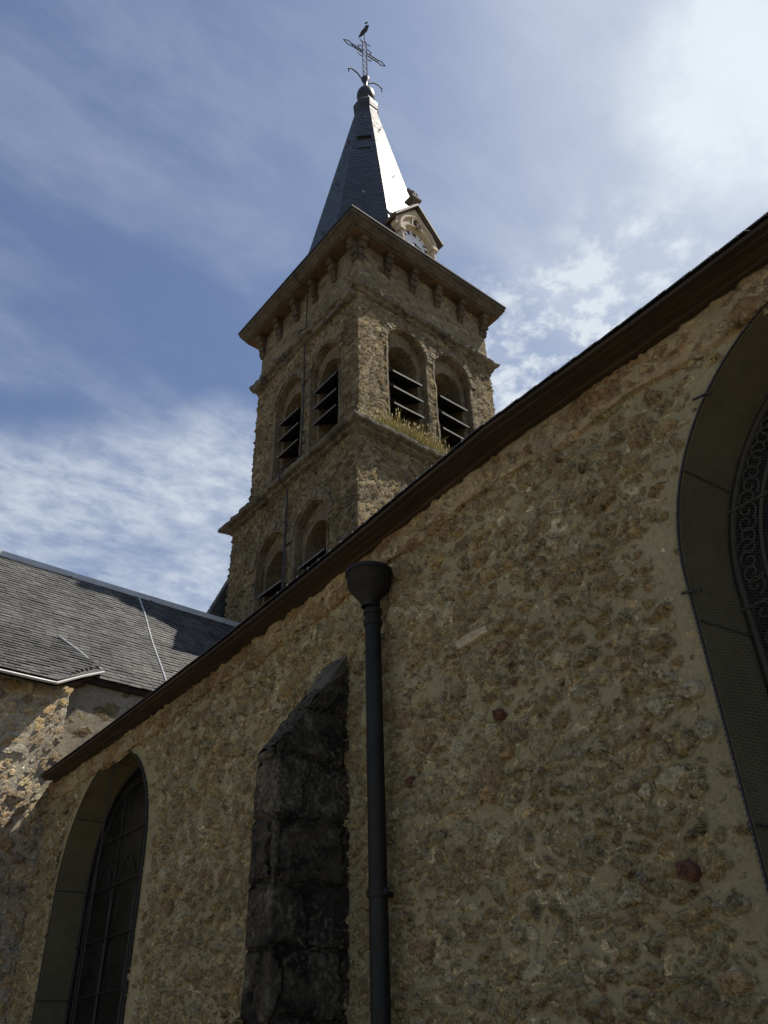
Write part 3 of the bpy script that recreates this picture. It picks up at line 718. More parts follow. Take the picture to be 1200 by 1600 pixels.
W_LO = {0: [Arch(c_, .60, 9.05, 6.6, .68) for c_ in (-.72, .72)], 1: [Arch(c_, .60, 9.0, 6.6, .68) for c_ in (-.62, .86)]}
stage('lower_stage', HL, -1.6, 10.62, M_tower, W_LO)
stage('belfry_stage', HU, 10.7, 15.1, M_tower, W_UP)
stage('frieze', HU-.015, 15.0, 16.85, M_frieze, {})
def bell_opening(side, half, A, ri, zs_i, louv, backz, label):
    P = face(side, half); pv = lambda u, z, d: Vector(P(u, z, d))
    I = Arch(A.c, ri, zs_i, A.zb, ri*1.13); n = 16
    oo, io = A.outline(16, 10), I.outline(16, 10); mb = MB(); k = len(oo)
    mid = Arch(A.c, A.a-.05, A.zs, A.zb, A.r-.05).outline(16, 10)
    rows = [[pv(*p, -.02) for p in Arch(A.c, A.a+.02, A.zs, A.zb, A.r+.02).outline(16, 10)], [pv(*p, .0) for p in mid], [pv(*p, .17) for p in mid], [pv(*p, .18) for p in io], [pv(*p, .75) for p in io]]
    for q in range(4):
        for s_ in range(k-1): mb.add([rows[q][s_], rows[q][s_+1], rows[q+1][s_+1], rows[q+1][s_]], [(0, 1, 2, 3)])
    # ring of arch stones, slightly proud
    vo = Arch(A.c, A.a+.16, A.zs, A.zs, A.r+.16).outline(10, 1)[1:-1]; vi = Arch(A.c, A.a+.0, A.zs, A.zs, A.r+.0).outline(10, 1)[1:-1]
    for s_ in range(len(vo)-1):
        t = .03+random.uniform(-.012, .015); g_ = .06
        f0 = lambda a, b, r_: (a[0]+(b[0]-a[0])*r_, a[1]+(b[1]-a[1])*r_)
        q = [f0(vi[s_], vi[s_+1], g_), f0(vi[s_], vi[s_+1], 1-g_), f0(vo[s_], vo[s_+1], 1-g_), f0(vo[s_], vo[s_+1], g_)]
        a = [pv(*x, -t) for x in q]; b = [pv(*x, .05) for x in q]
        mb.add(a+b, [(0, 1, 2, 3), (0, 4, 5, 1), (1, 5, 6, 2), (2, 6, 7, 3), (3, 7, 4, 0)])
    # sloping sill
    mb.add([pv(A.c-A.a, A.zb-.02, -.02), pv(A.c+A.a, A.zb-.02, -.02), pv(A.c+A.a, A.zb+.10, .75), pv(A.c-A.a, A.zb+.10, .75)], [(0, 1, 2, 3)])
    w_ = build('bell_opening', mb, M_dress, tower)
    if label: w_['label'] = label
    mb = MB(); bp = [pv(*p, .72) for p in io]; mb.add(bp+[pv(A.c, A.zs-.5, .72)], [(i, i+1, len(bp)) for i in range(len(bp)-1)]+[(len(bp)-1, 0, len(bp))])
    mb.mi = [0]*len(mb.f)
    build('back_panel', mb, M_block if backz else M_inside, w_)
    for z in louv:
        mb = MB(); a, b = ri+.015, .03
        j0, j1 = random.uniform(-.015, .015), random.uniform(-.015, .015)
        o0, o1, i0, i1 = pv(A.c-a, z+j0, .02), pv(A.c+a, z+j1, .02), pv(A.c-a, z+.34+j0, .62), pv(A.c+a, z+.34+j1, .62)
        t = Vector((0, 0, .045))
        mb.add([o0, o1, i1, i0, o0+t, o1+t, i1+t, i0+t], [(0, 3, 2, 1), (4, 5, 6, 7), (1, 2, 6, 5), (0, 4, 7, 3)], 0)
        mb.add([o0, o1, o1+t, o0+t], [(0, 1, 2, 3)], 1)
        build('louvre', mb, [M_louvre, M_edge], w_)
for sidx in (0, 1):
    for A in W_UP[sidx]:
        bell_opening(sidx, HU, A, .42, A.zs-.25, [13.02, 12.53, 12.05], True, None)
    for A in W_LO[sidx]:
        bell_opening(sidx, HL, A, .44, A.zs-.28, [8.25, 7.7], True, None)
mb = MB(); ring(mb, CX, CY, HL, [(-.02, 10.52), (.10, 10.54), (.12, 10.59), (.22, 10.60), (.25, 10.63), (.25, 10.70), (.02, 10.85), (-.24, 11.30)], 44, .012)
build('ledge', mb, M_ledge, tower)
mb = MB(); ring(mb, CX, CY, HU, [(-.02, 14.92), (.05, 14.94), (.08, 15.00), (.17, 15.02), (.20, 15.10), (.02, 15.28)], 40, .018)
P1s = face(1, HU)
for i, (u_, w_, h_, o_) in enumerate(((1.95, .17, .09, .20), (1.62, .15, .07, .14), (1.25, .19, .08, .12), (.75, .22, .06, .13), (-1.9, .2, .10, .22))):   # broken and patched stones under the string
    c_ = Vector(P1s(u_, 14.90, -o_*.4)); mb.box(c_, Vector((0, -w_, .012*(-1)**i)), Vector((o_*.6, 0, 0)), Vector((0, .02*(-1)**i, h_)))
build('string_course', mb, M_ledge, tower)
KX_, KY_ = CX-.02, CY+.02
mb = MB(); ring(mb, KX_, KY_, HU, [(-.05, 16.80), (.29, 16.78)], 8, 0); build('soffit', mb, M_soffit, tower)
mb = MB(); ring(mb, KX_, KY_, HU, [(.27, 16.785), (.285, 16.84), (.335, 16.85), (.34, 16.90), (.40, 16.96), (.41, 17.04), (.455, 17.06), (.46, 17.17)], 24, .003)
build('cornice', mb, M_cornice, tower)
mb = MB(); ring(mb, KX_, KY_, HU, [(.45, 17.17), (.49, 17.175), (.495, 17.21), (.1, 17.45), (-2.1, 17.55)], 8, 0); build('cornice_capping', mb, M_lead, tower)
c0 = None
for sidx in range(4):
    P = face(sidx, HU); pv = lambda u, z, d: Vector(P(u, z, d))
    for i in range(6):
        u = -2.05+.82*i
        mb = MB(); e = Vector(P(1, 0, 0))-Vector(P(0, 0, 0)); nrm = (Vector(P(0, 0, -1))-Vector(P(0, 0, 0)))
        for (z0, z1, pr) in ((16.12, 16.24, .06), (16.31, 16.43, .11), (16.50, 16.62, .165), (16.68, 16.785, .22)):
            cw_ = random.uniform(-.012, .022); pr += random.uniform(-.025, .012)
            mb.prism([pv(u-.10+cw_, z1, 0), pv(u-.10+cw_, z1, -pr), pv(u-.10+cw_, z0+.05, -pr), pv(u-.10+cw_, z0, -pr+.05), pv(u-.10+cw_, z0, 0)], e*(.20-2*cw_))
            mb.prism([pv(u-.085, z1+.07, 0), pv(u-.085, z1+.07, -pr+.07), pv(u-.085, z1-.01, -pr+.07), pv(u-.085, z1-.01, 0)], e*.17)
        build('corbel', mb, M_cornice, tower)
# lightning conductor down the tower
P1, P2 = face(1, HU), face(1, HL)
lc = MB(); path = [Vector(P1(.13, 17.18, -.52)), Vector(P1(.13, 16.95, -.44)), Vector(P1(.16, 16.74, -.28)), Vector(P1(.12, 16.6, -.05)), Vector(P1(.11, 15.40, -.05)), Vector(P1(.11, 15.13, -.27)), Vector(P1(.11, 15.0, -.26)), Vector(P1(.1, 14.84, -.07)), Vector(P1(.12, 13, -.05)), Vector(P1(.09, 11.4, -.05)), Vector(P1(.05, 10.78, -.54)), Vector(P1(.04, 10.5, -.54)), Vector(P2(.03, 10.4, -.06)), Vector(P2(.0, 8, -.06)), Vector(P2(.0, -1.6, -.06))]
lc.tube(path, .017, 6)
tag(build('lightning_conductor', lc, M_iron), 'thin black lightning cable hanging down the shaded face of the bell tower', 'cable')

# ------------------------------------------------------------------ spire
spire = thing('spire', 'slim eight sided slate spire on top of the bell tower', 'spire', (CX, CY, 17.6+Z0))
def octv(r_, z, k): a = R(-112.5+45*k); return Vector((CX+math.cos(a)*r_, CY+math.sin(a)*r_, z))
SR0, SR1, SZ0, SZ1 = 2.17, .375, 17.55, 27.45
mb = MB(); core = MB()
for k in range(8):
    a, b, c_, d = octv(SR0, SZ0, k), octv(SR0, SZ0, k+1), octv(SR1, SZ1, k+1), octv(SR1, SZ1, k)
    core.add([a, b, c_, d], [(0, 1, 2, 3)])
    mid0, mid1 = (a+b)/2, (c_+d)/2; vd = (mid1-mid0); vl = vd.length; w0, w1 = (b-a).length, (c_-d).length
    f_ = lambda v, s_=1: s_*(w0+(w1-w0)*min(max(v/vl, 0), 1))/2
    slates(mb, mid0, b-a, vd, lambda v: -f_(v)-.006, lambda v: f_(v)+.006, vl, .115, .19, .005, 1.6, .003)
core.v = [tuple(Vector(p)) for p in core.v]
for k in range(8): pass
sl_ = build('slating', mb, M_spire, spire)
build('core', core, M_lead, spire)
def spire_pt(k, u, z, out=0.0):
    t = (z-SZ0)/(SZ1-SZ0); r_ = SR0+(SR1-SR0)*t
    a, b = octv(r_, z, k), octv(r_, z, k+1); n = ((a+b)/2-Vector((CX, CY, z))).normalized()
    return a+(b-a)*u+n*out
for (k, z) in ((7, 18.9), (7, 20.9), (7, 24.0), (7, 26.3), (0, 19.5), (0, 22.4), (0, 25.6), (6, 19.6), (6, 22.3), (6, 25.0), (1, 21.0), (1, 24.0)):
    mb = MB(); a, b, c_ = spire_pt(k, .5, z, .0), spire_pt(k, .5, z+.02, .09), spire_pt(k, .5, z+.09, .11)
    mb.tube([a, b, c_], .012, 6); mb.tube([spire_pt(k, .47, z+.14, .02), spire_pt(k, .5, z-.02, .03), spire_pt(k, .53, z+.14, .02)], .007, 5)
    build('roof_hook', mb, M_irong, spire)
mb = MB(); q = [spire_pt(7, .2, 24.75, .012), spire_pt(7, .8, 24.75, .012), spire_pt(7, .8, 24.0, .014), spire_pt(7, .2, 24.0, .014)]
mb.prism(q, (spire_pt(7, .5, 24, .014)-spire_pt(7, .5, 24, 0)))
hatch = build('hatch', mb, M_spire, spire)
mb = MB(); mb.prism([spire_pt(7, .15, 24.74, .02), spire_pt(7, .85, 24.74, .02), spire_pt(7, .85, 24.84, .02), spire_pt(7, .15, 24.84, .02)], spire_pt(7, .5, 24, .07)-spire_pt(7, .5, 24, 0)); build('hatch_lip', mb, M_lead, hatch)
mb = MB(); mb.lathe((CX, CY, 0), [(.37, 27.2), (.42, 27.25), (.42, 27.38), (.44, 27.42), (.46, 27.62), (.46, 27.80), (.37, 27.98), (.31, 28.12), (.27, 28.25)], 8, 0, a0=R(22.5), a1=R(382.5))
build('collar', mb, M_lead, spire)
mb = MB(); mb.lathe((CX, CY, 28.62), [(.30*math.cos(a)+.1*0, .46*math.sin(a)) for a in np.linspace(-1.3, 1.45, 14)], 24)
mb.v = [(CX+(x-CX)*1.08, CY+(y-CY)*1.08, z) for x, y, z in mb.v]
build('ball', mb, M_lead, spire, smooth=True)

# ------------------------------------------------------------------ cross and weathercock
cross = thing('iron_cross', 'tall openwork wrought iron cross on top of the slate spire', 'cross', (CX, CY, 29.0+Z0))
AX = Vector((math.cos(R(6)), -math.sin(R(6)), 0)); AY = Vector((-AX.y, AX.x, 0)); ZV = Vector((0, 0, 1)); CC = Vector((CX, CY, 0))
mb = MB(); mb.lathe((CX, CY, 0), [(.10, 28.95), (.09, 29.15), (.11, 29.2), (.07, 29.3), (.09, 29.58), (.15, 29.72), (.15, 29.78), (.08, 29.88)], 12); build('pedestal', mb, M_irong, cross, smooth=True)
mb = MB(); h = .085
for s_ in (-1, 1): mb.tube([CC+AX*s_*h+ZV*29.85, CC+AX*s_*h+ZV*32.35], .022, 6)
z = 29.9; k = 0
while z < 32.2:
    mb.tube([CC+AX*h*(1 if k % 2 else -1)+ZV*z, CC+AX*h*(-1 if k % 2 else 1)+ZV*(z+.2)], .012, 5); z += .2; k += 1
mb.tube([CC+AX*-h+ZV*32.35, CC+ZV*32.5, CC+AX*h+ZV*32.35], .026, 6)
for s_ in (-1, 1): mb.tube([CC+ZV*32.3+AX*s_*.08, CC+ZV*32.42+AX*s_*.2, CC+ZV*32.36+AX*s_*.24], .02, 5)
build('upright', mb, M_irong, cross)
mb = MB(); ZC = 31.62
for s_ in (-1, 1):
    for q in (-1, 1): mb.tube([CC+AX*s_*.05+ZV*(ZC+q*h), CC+AX*s_*.62+ZV*(ZC+q*h*.9)], .022, 6)
    x = .1
    while x < .55: mb.tube([CC+AX*s_*x+ZV*(ZC-h), CC+AX*s_*(x+.12)+ZV*(ZC+h)], .014, 5); x += .12
    mb.tube([CC+AX*s_*.60+ZV*(ZC+h), CC+AX*s_*.72+ZV*(ZC+.16), CC+AX*s_*.92+ZV*ZC, CC+AX*s_*.72+ZV*(ZC-.16), CC+AX*s_*.60+ZV*(ZC-h)], .020, 6)
build('crossbar', mb, M_irong, cross)
for s_ in (-1, 1):
    for q in (-1, 1):
        mb = MB(); mb.tube([CC+AX*s_*.10+ZV*(ZC+q*.35), CC+AX*s_*.22+ZV*(ZC+q*.36), CC+AX*s_*.30+ZV*(ZC+q*.26), CC+AX*s_*.24+ZV*(ZC+q*.2)], .018, 5); build('corner_scroll', mb, M_iron, cross)
    mb = MB(); mb.tube([CC+AX*s_*.1+ZV*29.55, CC+AX*s_*.34+ZV*29.86, CC+AX*s_*.58+ZV*29.92, CC+AX*s_*.72+ZV*29.78, CC+AX*s_*.70+ZV*29.62], .024, 6); build('base_scroll', mb, M_iron, cross)
cock = thing('weathercock', 'small dark metal weathercock on a rod above the iron cross', 'weathercock', (CX, CY, 32.5+Z0))
mb = MB(); mb.tube([CC+ZV*32.45, CC+ZV*33.12], .020, 6); build('rod', mb, M_iron, cock)
KX = Vector((.40, -.92, 0)).normalized(); KY = Vector((-KX.y, KX.x, 0))
out = [(.10, 33.10), (.18, 33.25), (.20, 33.42), (.15, 33.56), (.19, 33.64), (.27, 33.62), (.19, 33.70), (.14, 33.78), (.08, 33.76), (.05, 33.66), (.03, 33.52), (-.06, 33.38), (-.16, 33.36), (-.28, 33.30), (-.38, 33.14), (-.42, 32.98), (-.32, 32.92), (-.24, 33.06), (-.14, 33.16), (-.02, 33.12)]
out = [(.03+x*.7, 33.10+(z-33.10)*.78) for x, z in out]
mb = MB(); n = len(out)
cen = (.05, 33.32)
for s_ in (-1, 1):
    inner_ = [(cen[0]+(x-cen[0])*.55, cen[1]+(z-cen[1])*.55) for x, z in out]
    vs = [CC+KX*x+ZV*z for x, z in out]+[CC+KX*x+ZV*z+KY*s_*.06 for x, z in inner_]+[CC+KX*cen[0]+ZV*cen[1]+KY*s_*.085]
    mb.add(vs, [(i, (i+1) % n, (i+1) % n+n, i+n) for i in range(n)]+[(i+n, (i+1) % n+n, 2*n) for i in range(n)])
mb.prism([CC+KX*.05+ZV*33.74-KY*.012, CC+KX*.02+ZV*33.86-KY*.012, CC+KX*.09+ZV*33.83-KY*.012, CC+KX*.13+ZV*33.88-KY*.012, CC+KX*.17+ZV*33.76-KY*.012], KY*.024)
build('cockerel', mb, M_iron, cock)

# ------------------------------------------------------------------ clock dormer on the cornice
FY = 10.31; DX = CX+.05
dorm = thing('clock_dormer', 'small pale stone gabled clock housing on the tower cornice beside the spire', 'clock housing', (DX, FY+.6, 17.5+Z0))
CZ = 18.60; CR = .52
outl = [(-.62, 17.55), (.62, 17.55), (.62, 18.85), (.74, 18.87), (.74, 19.1), (0, 20.02), (-.74, 19.1), (-.74, 18.87), (-.62, 18.85)]
mb = MB(); cir = [(math.cos(2*math.pi*i/48)*CR, CZ+math.sin(2*math.pi*i/48)*CR) for i in range(48)]
def onpoly(a):                                   # outline point at polar angle a around the dial centre
    d = (math.cos(a), math.sin(a)); best = None
    for i in range(len(outl)):
        (x0, y0), (x1, y1) = outl[i], outl[(i+1) % len(outl)]; ex, ey = x1-x0, y1-y0; den = d[0]*ey-d[1]*ex
        if abs(den) < 1e-9: continue
        t = (x0*ey-(y0-CZ)*ex)/den; s_ = (x0*d[1]-(y0-CZ)*d[0])/den
        if t > 0 and -1e-6 <= s_ <= 1+1e-6 and (best is None or t > best): best = t
    return (d[0]*best, CZ+d[1]*best)
angs = sorted(set([2*math.pi*i/48 for i in range(48)]+[math.atan2(z-CZ, x) % (2*math.pi) for x, z in outl]))
ring_o = [onpoly(a) for a in angs]; ring_i = [(math.cos(a)*CR, CZ+math.sin(a)*CR) for a in angs]; n = len(angs)
P3 = lambda x, z, y=0.0: Vector((DX+x, FY+y, z))
mb.add([P3(*p) for p in ring_o]+[P3(*p) for p in ring_i]+[P3(*p, .14) for p in ring_i]+[P3(*p, .25) for p in ring_o], [(i, (i+1) % n, n+(i+1) % n, n+i) for i in range(n)]+[(n+i, n+(i+1) % n, 2*n+(i+1) % n, 2*n+i) for i in range(n)]+[(3*n+i, 3*n+(i+1) % n, (i+1) % n, i) for i in range(n)])
for s_ in (-1, 1): mb.box(P3(s_*.50, 18.2, .85), (.06, 0, 0), (0, .75, 0), (0, 0, .68))
build('front', mb, M_clockstone, dorm)
mb = MB()
hood = Arch(0, .63, 18.75, 18.6, .84).outline(14, 2)
mb.tube([P3(x, z, -.02) for x, z in hood], .05, 8)
mb.tube([P3(x, z, -.015) for x, z in [(math.cos(a)*.57, CZ+math.sin(a)*.57) for a in np.linspace(-.3, math.pi+.3, 30)]], .035, 6)
for s_ in (-1, 1):
    mb.tube([P3(s_*.56, 17.6, -.02), P3(s_*.56, 18.62, -.02)], .05, 8); mb.box(P3(s_*.58, 18.68, -.01), (.09, 0, 0), (0, .09, 0), (0, 0, .06))
build('arch_moulding', mb, M_clockstone, dorm)
mb = MB()                                        # small pointed niche above the dial
nic = Arch(0, .17, 19.30, 19.1, .26).outline(8, 3); mb.tube([P3(x, z, -.02) for x, z in nic], .03, 6)
build('niche_moulding', mb, M_clockstone, dorm)
mb = MB(); mb.add([P3(x, z, -.004) for x, z in nic], [tuple(range(len(nic)))]); mb.box(P3(.0, 19.24, -.03), (.045, 0, 0), (0, .035, 0), (0, 0, .1)); build('niche', mb, M_dark, dorm)
mb = MB()
for s_ in (-1, 1):
    a, b = P3(s_*.84, 18.99, -.14), P3(0, 20.06, -.14); dvec = Vector((0, 1.7, 0)); t = Vector((s_*.06, 0, .05))
    mb.prism([a, b, b+Vector((0, 0, .085)), a+t] if s_ < 0 else [a, a+t, b+Vector((0, 0, .085)), b], dvec)
build('gable_roof', mb, plain('dormer_capping', (.10, .085, .07), .7, nscale=10, namt=.4), dorm)
mb = MB(); mb.lathe((DX, FY+.05, 0), [(.19, 20.02), (.19, 20.08), (.11, 20.14), (.10, 20.30), (.25, 20.40), (.25, 20.48), (.12, 20.52), (.09, 20.66)], 4, 0, a0=R(45), a1=R(405))
for s_ in (-1, 1):
    mb.tube([P3(0, 20.68, .05), P3(s_*.12, 20.76, .05), P3(s_*.16, 20.86, .05), P3(s_*.10, 20.90, .05)], [.06, .06, .055, .03], 6)
mb.tube([P3(0, 20.62, .05), P3(0, 20.84, .05), P3(0, 20.96, .05)], [.09, .085, .03], 8)
build('finial', mb, plain('dark_finial_stone', (.10, .085, .065), .85, nscale=12, namt=.4), dorm)
mb = MB(); mb.add([P3(*p, .12) for p in [(math.cos(2*math.pi*i/48)*(CR+.01), CZ+math.sin(2*math.pi*i/48)*(CR+.01)) for i in range(48)]], [tuple(range(48))])
dial = build('clock_face', mb, M_dial, dorm)
ROM = ['XII', 'I', 'II', 'III', 'IIII', 'V', 'VI', 'VII', 'VIII', 'IX', 'X', 'XI']
mb = MB()
def stroke(x0, z0, x1, z1, wd, y=.113):
    a, b = Vector((x0, 0, z0)), Vector((x1, 0, z1)); t = (b-a).normalized(); q = Vector((-t.z, 0, t.x))*wd
    mb.prism([P3(*(p.x, CZ+p.z), y) for p in (a+q, b+q, b-q, a-q)], Vector((0, -.006, 0)))
for k, s_ in enumerate(ROM):
    mb = MB()
    an = math.pi/2-k*math.pi/6; rd_ = (math.cos(an), math.sin(an)); tg = (math.sin(an), -math.cos(an)); x = -(sum({'I': .035, 'V': .07, 'X': .07}[c_] for c_ in s_))/2
    for c_ in s_:
        wv = {'I': .035, 'V': .07, 'X': .07}[c_]; r0, r1 = .35, .48
        pt = lambda t, r_: (rd_[0]*r_+tg[0]*t, rd_[1]*r_+tg[1]*t)
        if c_ == 'I': stroke(*pt(x+wv/2, r0), *pt(x+wv/2, r1), .010)
        elif c_ == 'V': stroke(*pt(x+.008, r1), *pt(x+wv/2, r0), .010); stroke(*pt(x+wv-.008, r1), *pt(x+wv/2, r0), .007)
        else: stroke(*pt(x+.008, r1), *pt(x+wv-.008, r0), .010); stroke(*pt(x+wv-.008, r1), *pt(x+.008, r0), .007)
        x += wv
    build('numeral', mb, M_black, dial)
for nm, mins, ln, wd in (('clock_hand', 37*6, .36, .018), ('clock_hand', 3.61*30, .27, .026)):
    mb = MB(); a = R(90-mins); stroke(-math.cos(a)*.06, -math.sin(a)*.06, math.cos(a)*ln, math.sin(a)*ln, wd, .10)
    mb.add([P3(math.cos(a)*ln*.75+math.cos(b)*.04, CZ+math.sin(a)*ln*.75+math.sin(b)*.04, .095) for b in np.linspace(0, 6.28, 9)[:-1]], [tuple(range(8))]); build(nm, mb, M_black, dial)

# ------------------------------------------------------------------ dry grass on the tower ledge
mb = MB(); rr = random.Random(11)
def blade(mb, p, h_, lean, wd, tint):
    a = rr.uniform(0, 6.28); s_ = Vector((math.cos(a), math.sin(a), 0))*wd; l = Vector(lean)
    m1, m2 = p+l*.35+ZV*h_*.6, p+l+ZV*h_
    mb.add([p-s_, p+s_, m1+s_*.7, m1-s_*.7, m2], [(0, 1, 2, 3), (3, 2, 4)], 0, tint)
clumps = [(rr.gauss(-1.0, .6) if rr.random() < .7 else rr.uniform(-2.25, 1.5), rr.uniform(.08, .27), rr.uniform(.15, .9)) for _ in range(46)]
for (cx_, hs, tn) in clumps:
    if not -2.25 < cx_ < 1.9: continue
    hs *= 1.25 if -1.8 < cx_ < .2 else .55
    for i in range(rr.randint(35, 75)):
        x = cx_+rr.gauss(0, .09); d = min(1, abs(rr.gauss(.3, .3))); y = CY-HL-.20+d*.38; z = 10.68+d*.5
        h_ = hs*rr.uniform(.35, 1.3)
        blade(mb, Vector((CX+x, y, z-.03)), h_, (rr.gauss(0, h_*.45), rr.gauss(-h_*.3, h_*.35), 0), rr.uniform(.005, .011), min(1, max(0, rr.gauss(tn, .16))))
        if rr.random() < .05:
            p = Vector((CX+x, y, z)); q = p+Vector((rr.gauss(0, .14), rr.gauss(-.05, .08), h_*1.5)); mb.tube([p, q], .0035, 3, cap=False); mb.add([q+Vector((-.012, 0, 0)), q+Vector((.012, 0, 0)), q+Vector((0, 0, .08))], [(0, 1, 2)], 0, .75)
tag(build('ledge_grass', mb, M_grass), 'dry yellow grass growing along the sunlit tower ledge', 'grass', kind='stuff')
pl = thing('wall_plant', 'small green plant at the right end of the grassy tower ledge', 'plant', (CX+.62, CY-HL-.05, 10.75+Z0))
mb = MB(); st = MB()
for i in range(260):
    a = rr.uniform(0, 6.28); e = rr.uniform(.1, 1.4); r_ = rr.uniform(.08, .30); p = Vector((CX+.62+math.cos(a)*math.cos(e)*r_*1.5, CY-HL-.05+math.sin(a)*math.cos(e)*r_*.6, 10.76+math.sin(e)*r_*1.1))
    n1 = Vector((rr.gauss(0, 1), rr.gauss(0, 1), rr.gauss(0, 1))).normalized()*.045; n2 = n1.orthogonal().normalized()*.02
    mb.add([p-n1, p+n2, p+n1, p-n2], [(0, 1, 2, 3)])
    if i % 12 == 0: st.tube([Vector((CX+.62, CY-HL-.05, 10.72)), p], .004, 4)
build('leaves', mb, M_leaf, pl); build('stem', st, M_leaf, pl)

# ------------------------------------------------------------------ transept
YT, ZE, YR = 9.79, 4.20, 12.32; TP = R(47); tanp = math.tan(TP); XL, XR = -5.0, CX-HL+.03
tr = thing('transept', 'church transept with a big grey slate roof left of the bell tower', 'transept', (3, 12, 0))
mb = MB(); YW = 9.88
Pt = lambda u, z, d=0.0: np.stack(np.broadcast_arrays(np.asarray(u, float), YW+0*np.asarray(u, float), np.asarray(z, float)), -1)
panel(mb, Pt, np.concatenate([np.arange(-5, 2, .12), np.arange(2, 7.7, .03)]), np.concatenate([np.arange(-1.6, 2.5, .12), np.arange(2.5, ZE+.06, .03)]))
mb.add([(XL, YW, -1.6), (XL, 14.85, -1.6), (XL, 14.85, ZE), (XL, YR, 6.9), (XL, YW, ZE)], [(0, 4, 3, 2, 1)])
mb.add([(XL, 14.85, -1.6), (XR, 14.85, -1.6), (XR, 14.85, ZE), (XL, 14.85, ZE)], [(0, 3, 2, 1)])
build('wall', mb, M_plaster, tr, smooth=False)
ZR = ZE+(YR-YT)*tanp; vl = (YR-YT)/math.cos(TP)
mb = MB(); slates(mb, (0, YT, ZE), (1, 0, 0), (0, math.cos(TP), math.sin(TP)), lambda v: XL-.1, lambda v: XR, vl, .093, .15, .008, 1.7, .005)
mb.add([(XL, YT, ZE-.012), (XR, YT, ZE-.012), (XR, YR, ZR-.012), (XL, YR, ZR-.012)], [(0, 1, 2, 3)], 0, .3)
mb.add([(XL, 2*YR-YT, ZE), (XR, 2*YR-YT, ZE), (XR, YR, ZR-.01), (XL, YR, ZR-.01)], [(3, 2, 1, 0)], 0, .4)
build('roof', mb, M_slate, tr)
mb = MB()
for i in range(9):
    x0 = XL+i*1.42; x1 = min(x0+1.45, XR); o_ = .003*(i % 2)
    mb.add([(x0, YR-.09, ZR-.06+o_), (x1, YR-.09, ZR-.06+o_), (x1, YR-.09, ZR-.10), (x0, YR-.09, ZR-.10), (x0, YR-.055, ZR+.035+o_), (x1, YR-.055, ZR+.035+o_), (x0, YR+.03, ZR+.035+o_), (x1, YR+.03, ZR+.035+o_), (x0, YR+.14, ZR-.08), (x1, YR+.14, ZR-.08)], [(3, 2, 1, 0), (0, 1, 5, 4), (4, 5, 7, 6), (6, 7, 9, 8)])
build('ridge_capping', mb, M_zinc, tr)
mb = MB(); nS = Vector((0, -math.sin(TP), math.cos(TP)))
def onslope(x, y, o_=.0): return Vector((x, y, ZE+(y-YT)*tanp))+nS*o_
a, b = onslope(4.72, 12.22), onslope(4.40, 9.80)
pth = [a+(b-a)*t+Vector((math.sin(t*9)*.012, 0, 0)) for t in np.linspace(0, 1, 14)]
mb.tube([p+nS*.016 for p in pth], .017, 6); build('roof_flashing', mb, M_zinc, tr)
mb = MB(); mb.prism([(XL, YT+.02, ZE-.005), (XL, YT+.2, ZE-.005), (XL, YT+.2, ZE-.06), (XL, YT+.04, ZE-.06)], (XR-XL, 0, 0)); build('eave_boards', mb, M_wood, tr)
# flared lower roof and craggy wall mass of the stair bay in front of the transept
bay = thing('stair_bay', 'craggy rubble wall mass with a flared slate roof projecting from the transept', 'church annexe', (1, 9.6, 0))
PA, PB, PC = onslope(2.99, 10.35)+nS*.03, Vector((3.44, 9.78, 4.27)), Vector((2.72, 9.10, 3.74))
fA, fC = Vector((XL, PA.y, PA.z)), Vector((XL, PC.y, PC.z-.0))
vd = (PC-PA); vd.x = 0; vdn = -vd; lenv = vdn.length
mb = MB()
lB = (PB.y-PC.y)/(PA.y-PC.y)*lenv
xr = lambda v: PC.x+(PB.x-PC.x)*v/lB if v < lB else PB.x+(PA.x-PB.x)*min((v-lB)/(lenv-lB), 1)
slates(mb, (0, PC.y, PC.z+.03), (1, 0, 0), vdn, lambda v: XL-.1, xr, lenv, .093, .15, .008, 1.4, .005)
mb.add([fC, PC, PB, PA, fA], [(0, 1, 2, 3, 4)], 0, .3)
mb.add([PA, PB, PB-Vector((0, 0, .16)), PA-Vector((0, 0, .1))], [(0, 1, 2, 3)], 0, .2)
build('roof', mb, M_slate, bay)
mb = MB(); mb.tube([fC+Vector((0, -.02, -.01)), PC+Vector((-.25, -.02, -.01)), PC+Vector((0, -.015, -.005)), PC.lerp(PB, .5)+Vector((0, -.02, .01)), PB+Vector((.03, -.02, .02))], .019, 8); ez = build('zinc_edging', mb, M_zinc, bay)
mb = MB(); inw = Vector((-1, 0, 0)); nb_ = (PB-PC).cross(PA-PC).normalized(); nb_ = nb_ if nb_.z > 0 else -nb_
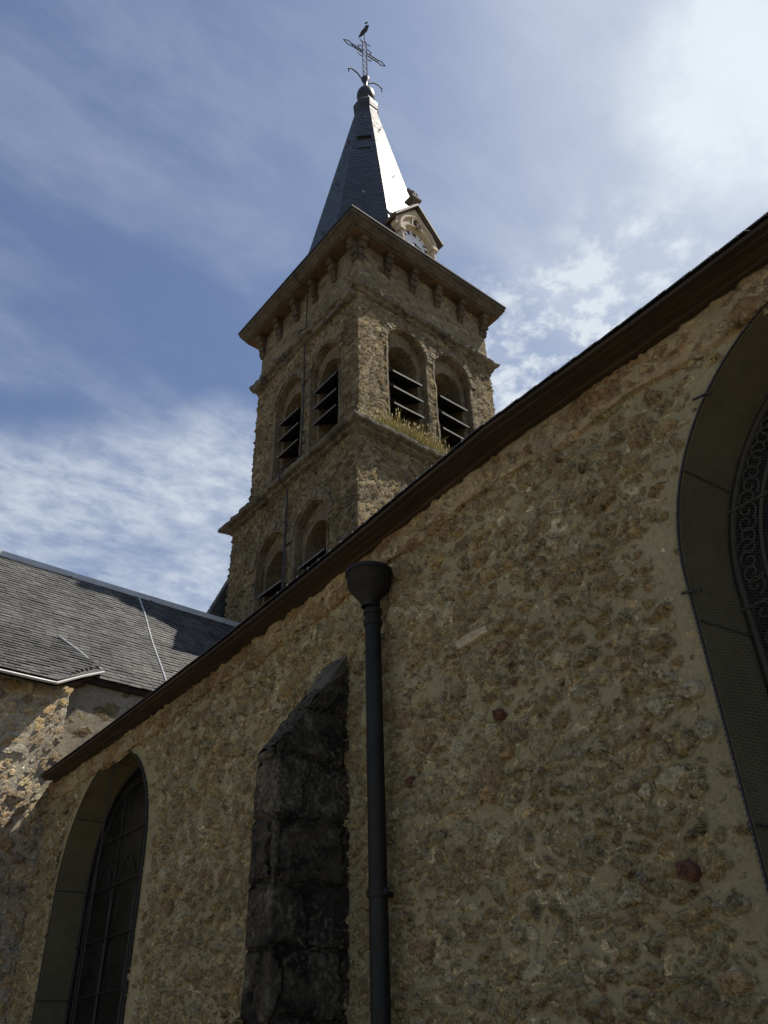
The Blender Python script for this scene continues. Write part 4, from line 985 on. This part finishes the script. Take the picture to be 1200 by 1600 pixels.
mb.prism([PC+nb_*.034, PB+nb_*.034, PB+inw*.17+nb_*.034, PC+inw*.17+nb_*.034], nb_*.012); build('edge_slates', mb, M_slate, bay)
mb = MB(); mb.tube([PA+nS*.05, PA.lerp(PB, .5)+nS*.06, PB+nS*.045], .017, 8); build('hip_flashing', mb, M_zinc, bay)
mb = MB(); MX, MY = 2.97, 9.30
Pm = lambda u, z, d=0.0: np.stack(np.broadcast_arrays(np.asarray(u, float), MY+.05*np.clip(3.0-np.asarray(z, float), 0, 1)*0+0*np.asarray(u, float), np.asarray(z, float)), -1)
panel(mb, Pm, np.concatenate([np.arange(-5, 1, .12), np.linspace(1.0, MX, 90)]), np.concatenate([np.arange(-1.6, -.3, .12), np.linspace(-.3, 3.80, 170)]))
Pr = lambda u, z, d=0.0: np.stack(np.broadcast_arrays(MX+0*np.asarray(u, float), np.asarray(u, float), np.asarray(z, float)), -1)
panel(mb, Pr, np.linspace(MY, YW, 30), np.concatenate([np.arange(-1.6, -.3, .12), np.linspace(-.3, 3.80, 170)]))
o = build('wall', mb, M_mass, bay, smooth=True); weld(o)
mb = MB(); mb.add([fC+Vector((0, .02, -.035)), PC+Vector((0, .02, -.035)), PB+Vector((-.02, 0, -.035)), Vector((PB.x, YW+.02, PB.z-.04)), Vector((XL, YW+.02, PC.z-.035))], [(4, 3, 2, 1, 0)]); build('roof_soffit', mb, M_wood, bay)

# ------------------------------------------------------------------ choir roof seen behind the tower
ch = thing('choir_roof', 'small dark slate roof slope peeping out behind the foot of the bell tower', 'roof', (CX, 17.5, 5.5+Z0))
mb = MB(); y0 = 14.9; sl0 = Vector((6.2, y0, 5.7)); rd2 = Vector((.40, 0, .92)).normalized()
mb.add([sl0, (6.2, 15.15, 5.7), Vector((6.2, 15.15, 5.7))+rd2*5.2, sl0+rd2*5.2], [(0, 3, 2, 1)], 0, .3); mb.add([sl0, sl0+rd2*5.2, (CX, y0, 5.7)], [(0, 2, 1)], 0, .3)
slates(mb, (6.2, y0, 5.7), (0, -1, 0), rd2, lambda v: -.25, lambda v: 0, 5.2, .1, .16, .008, 1.6, .004)
build('slating', mb, M_slate, ch)
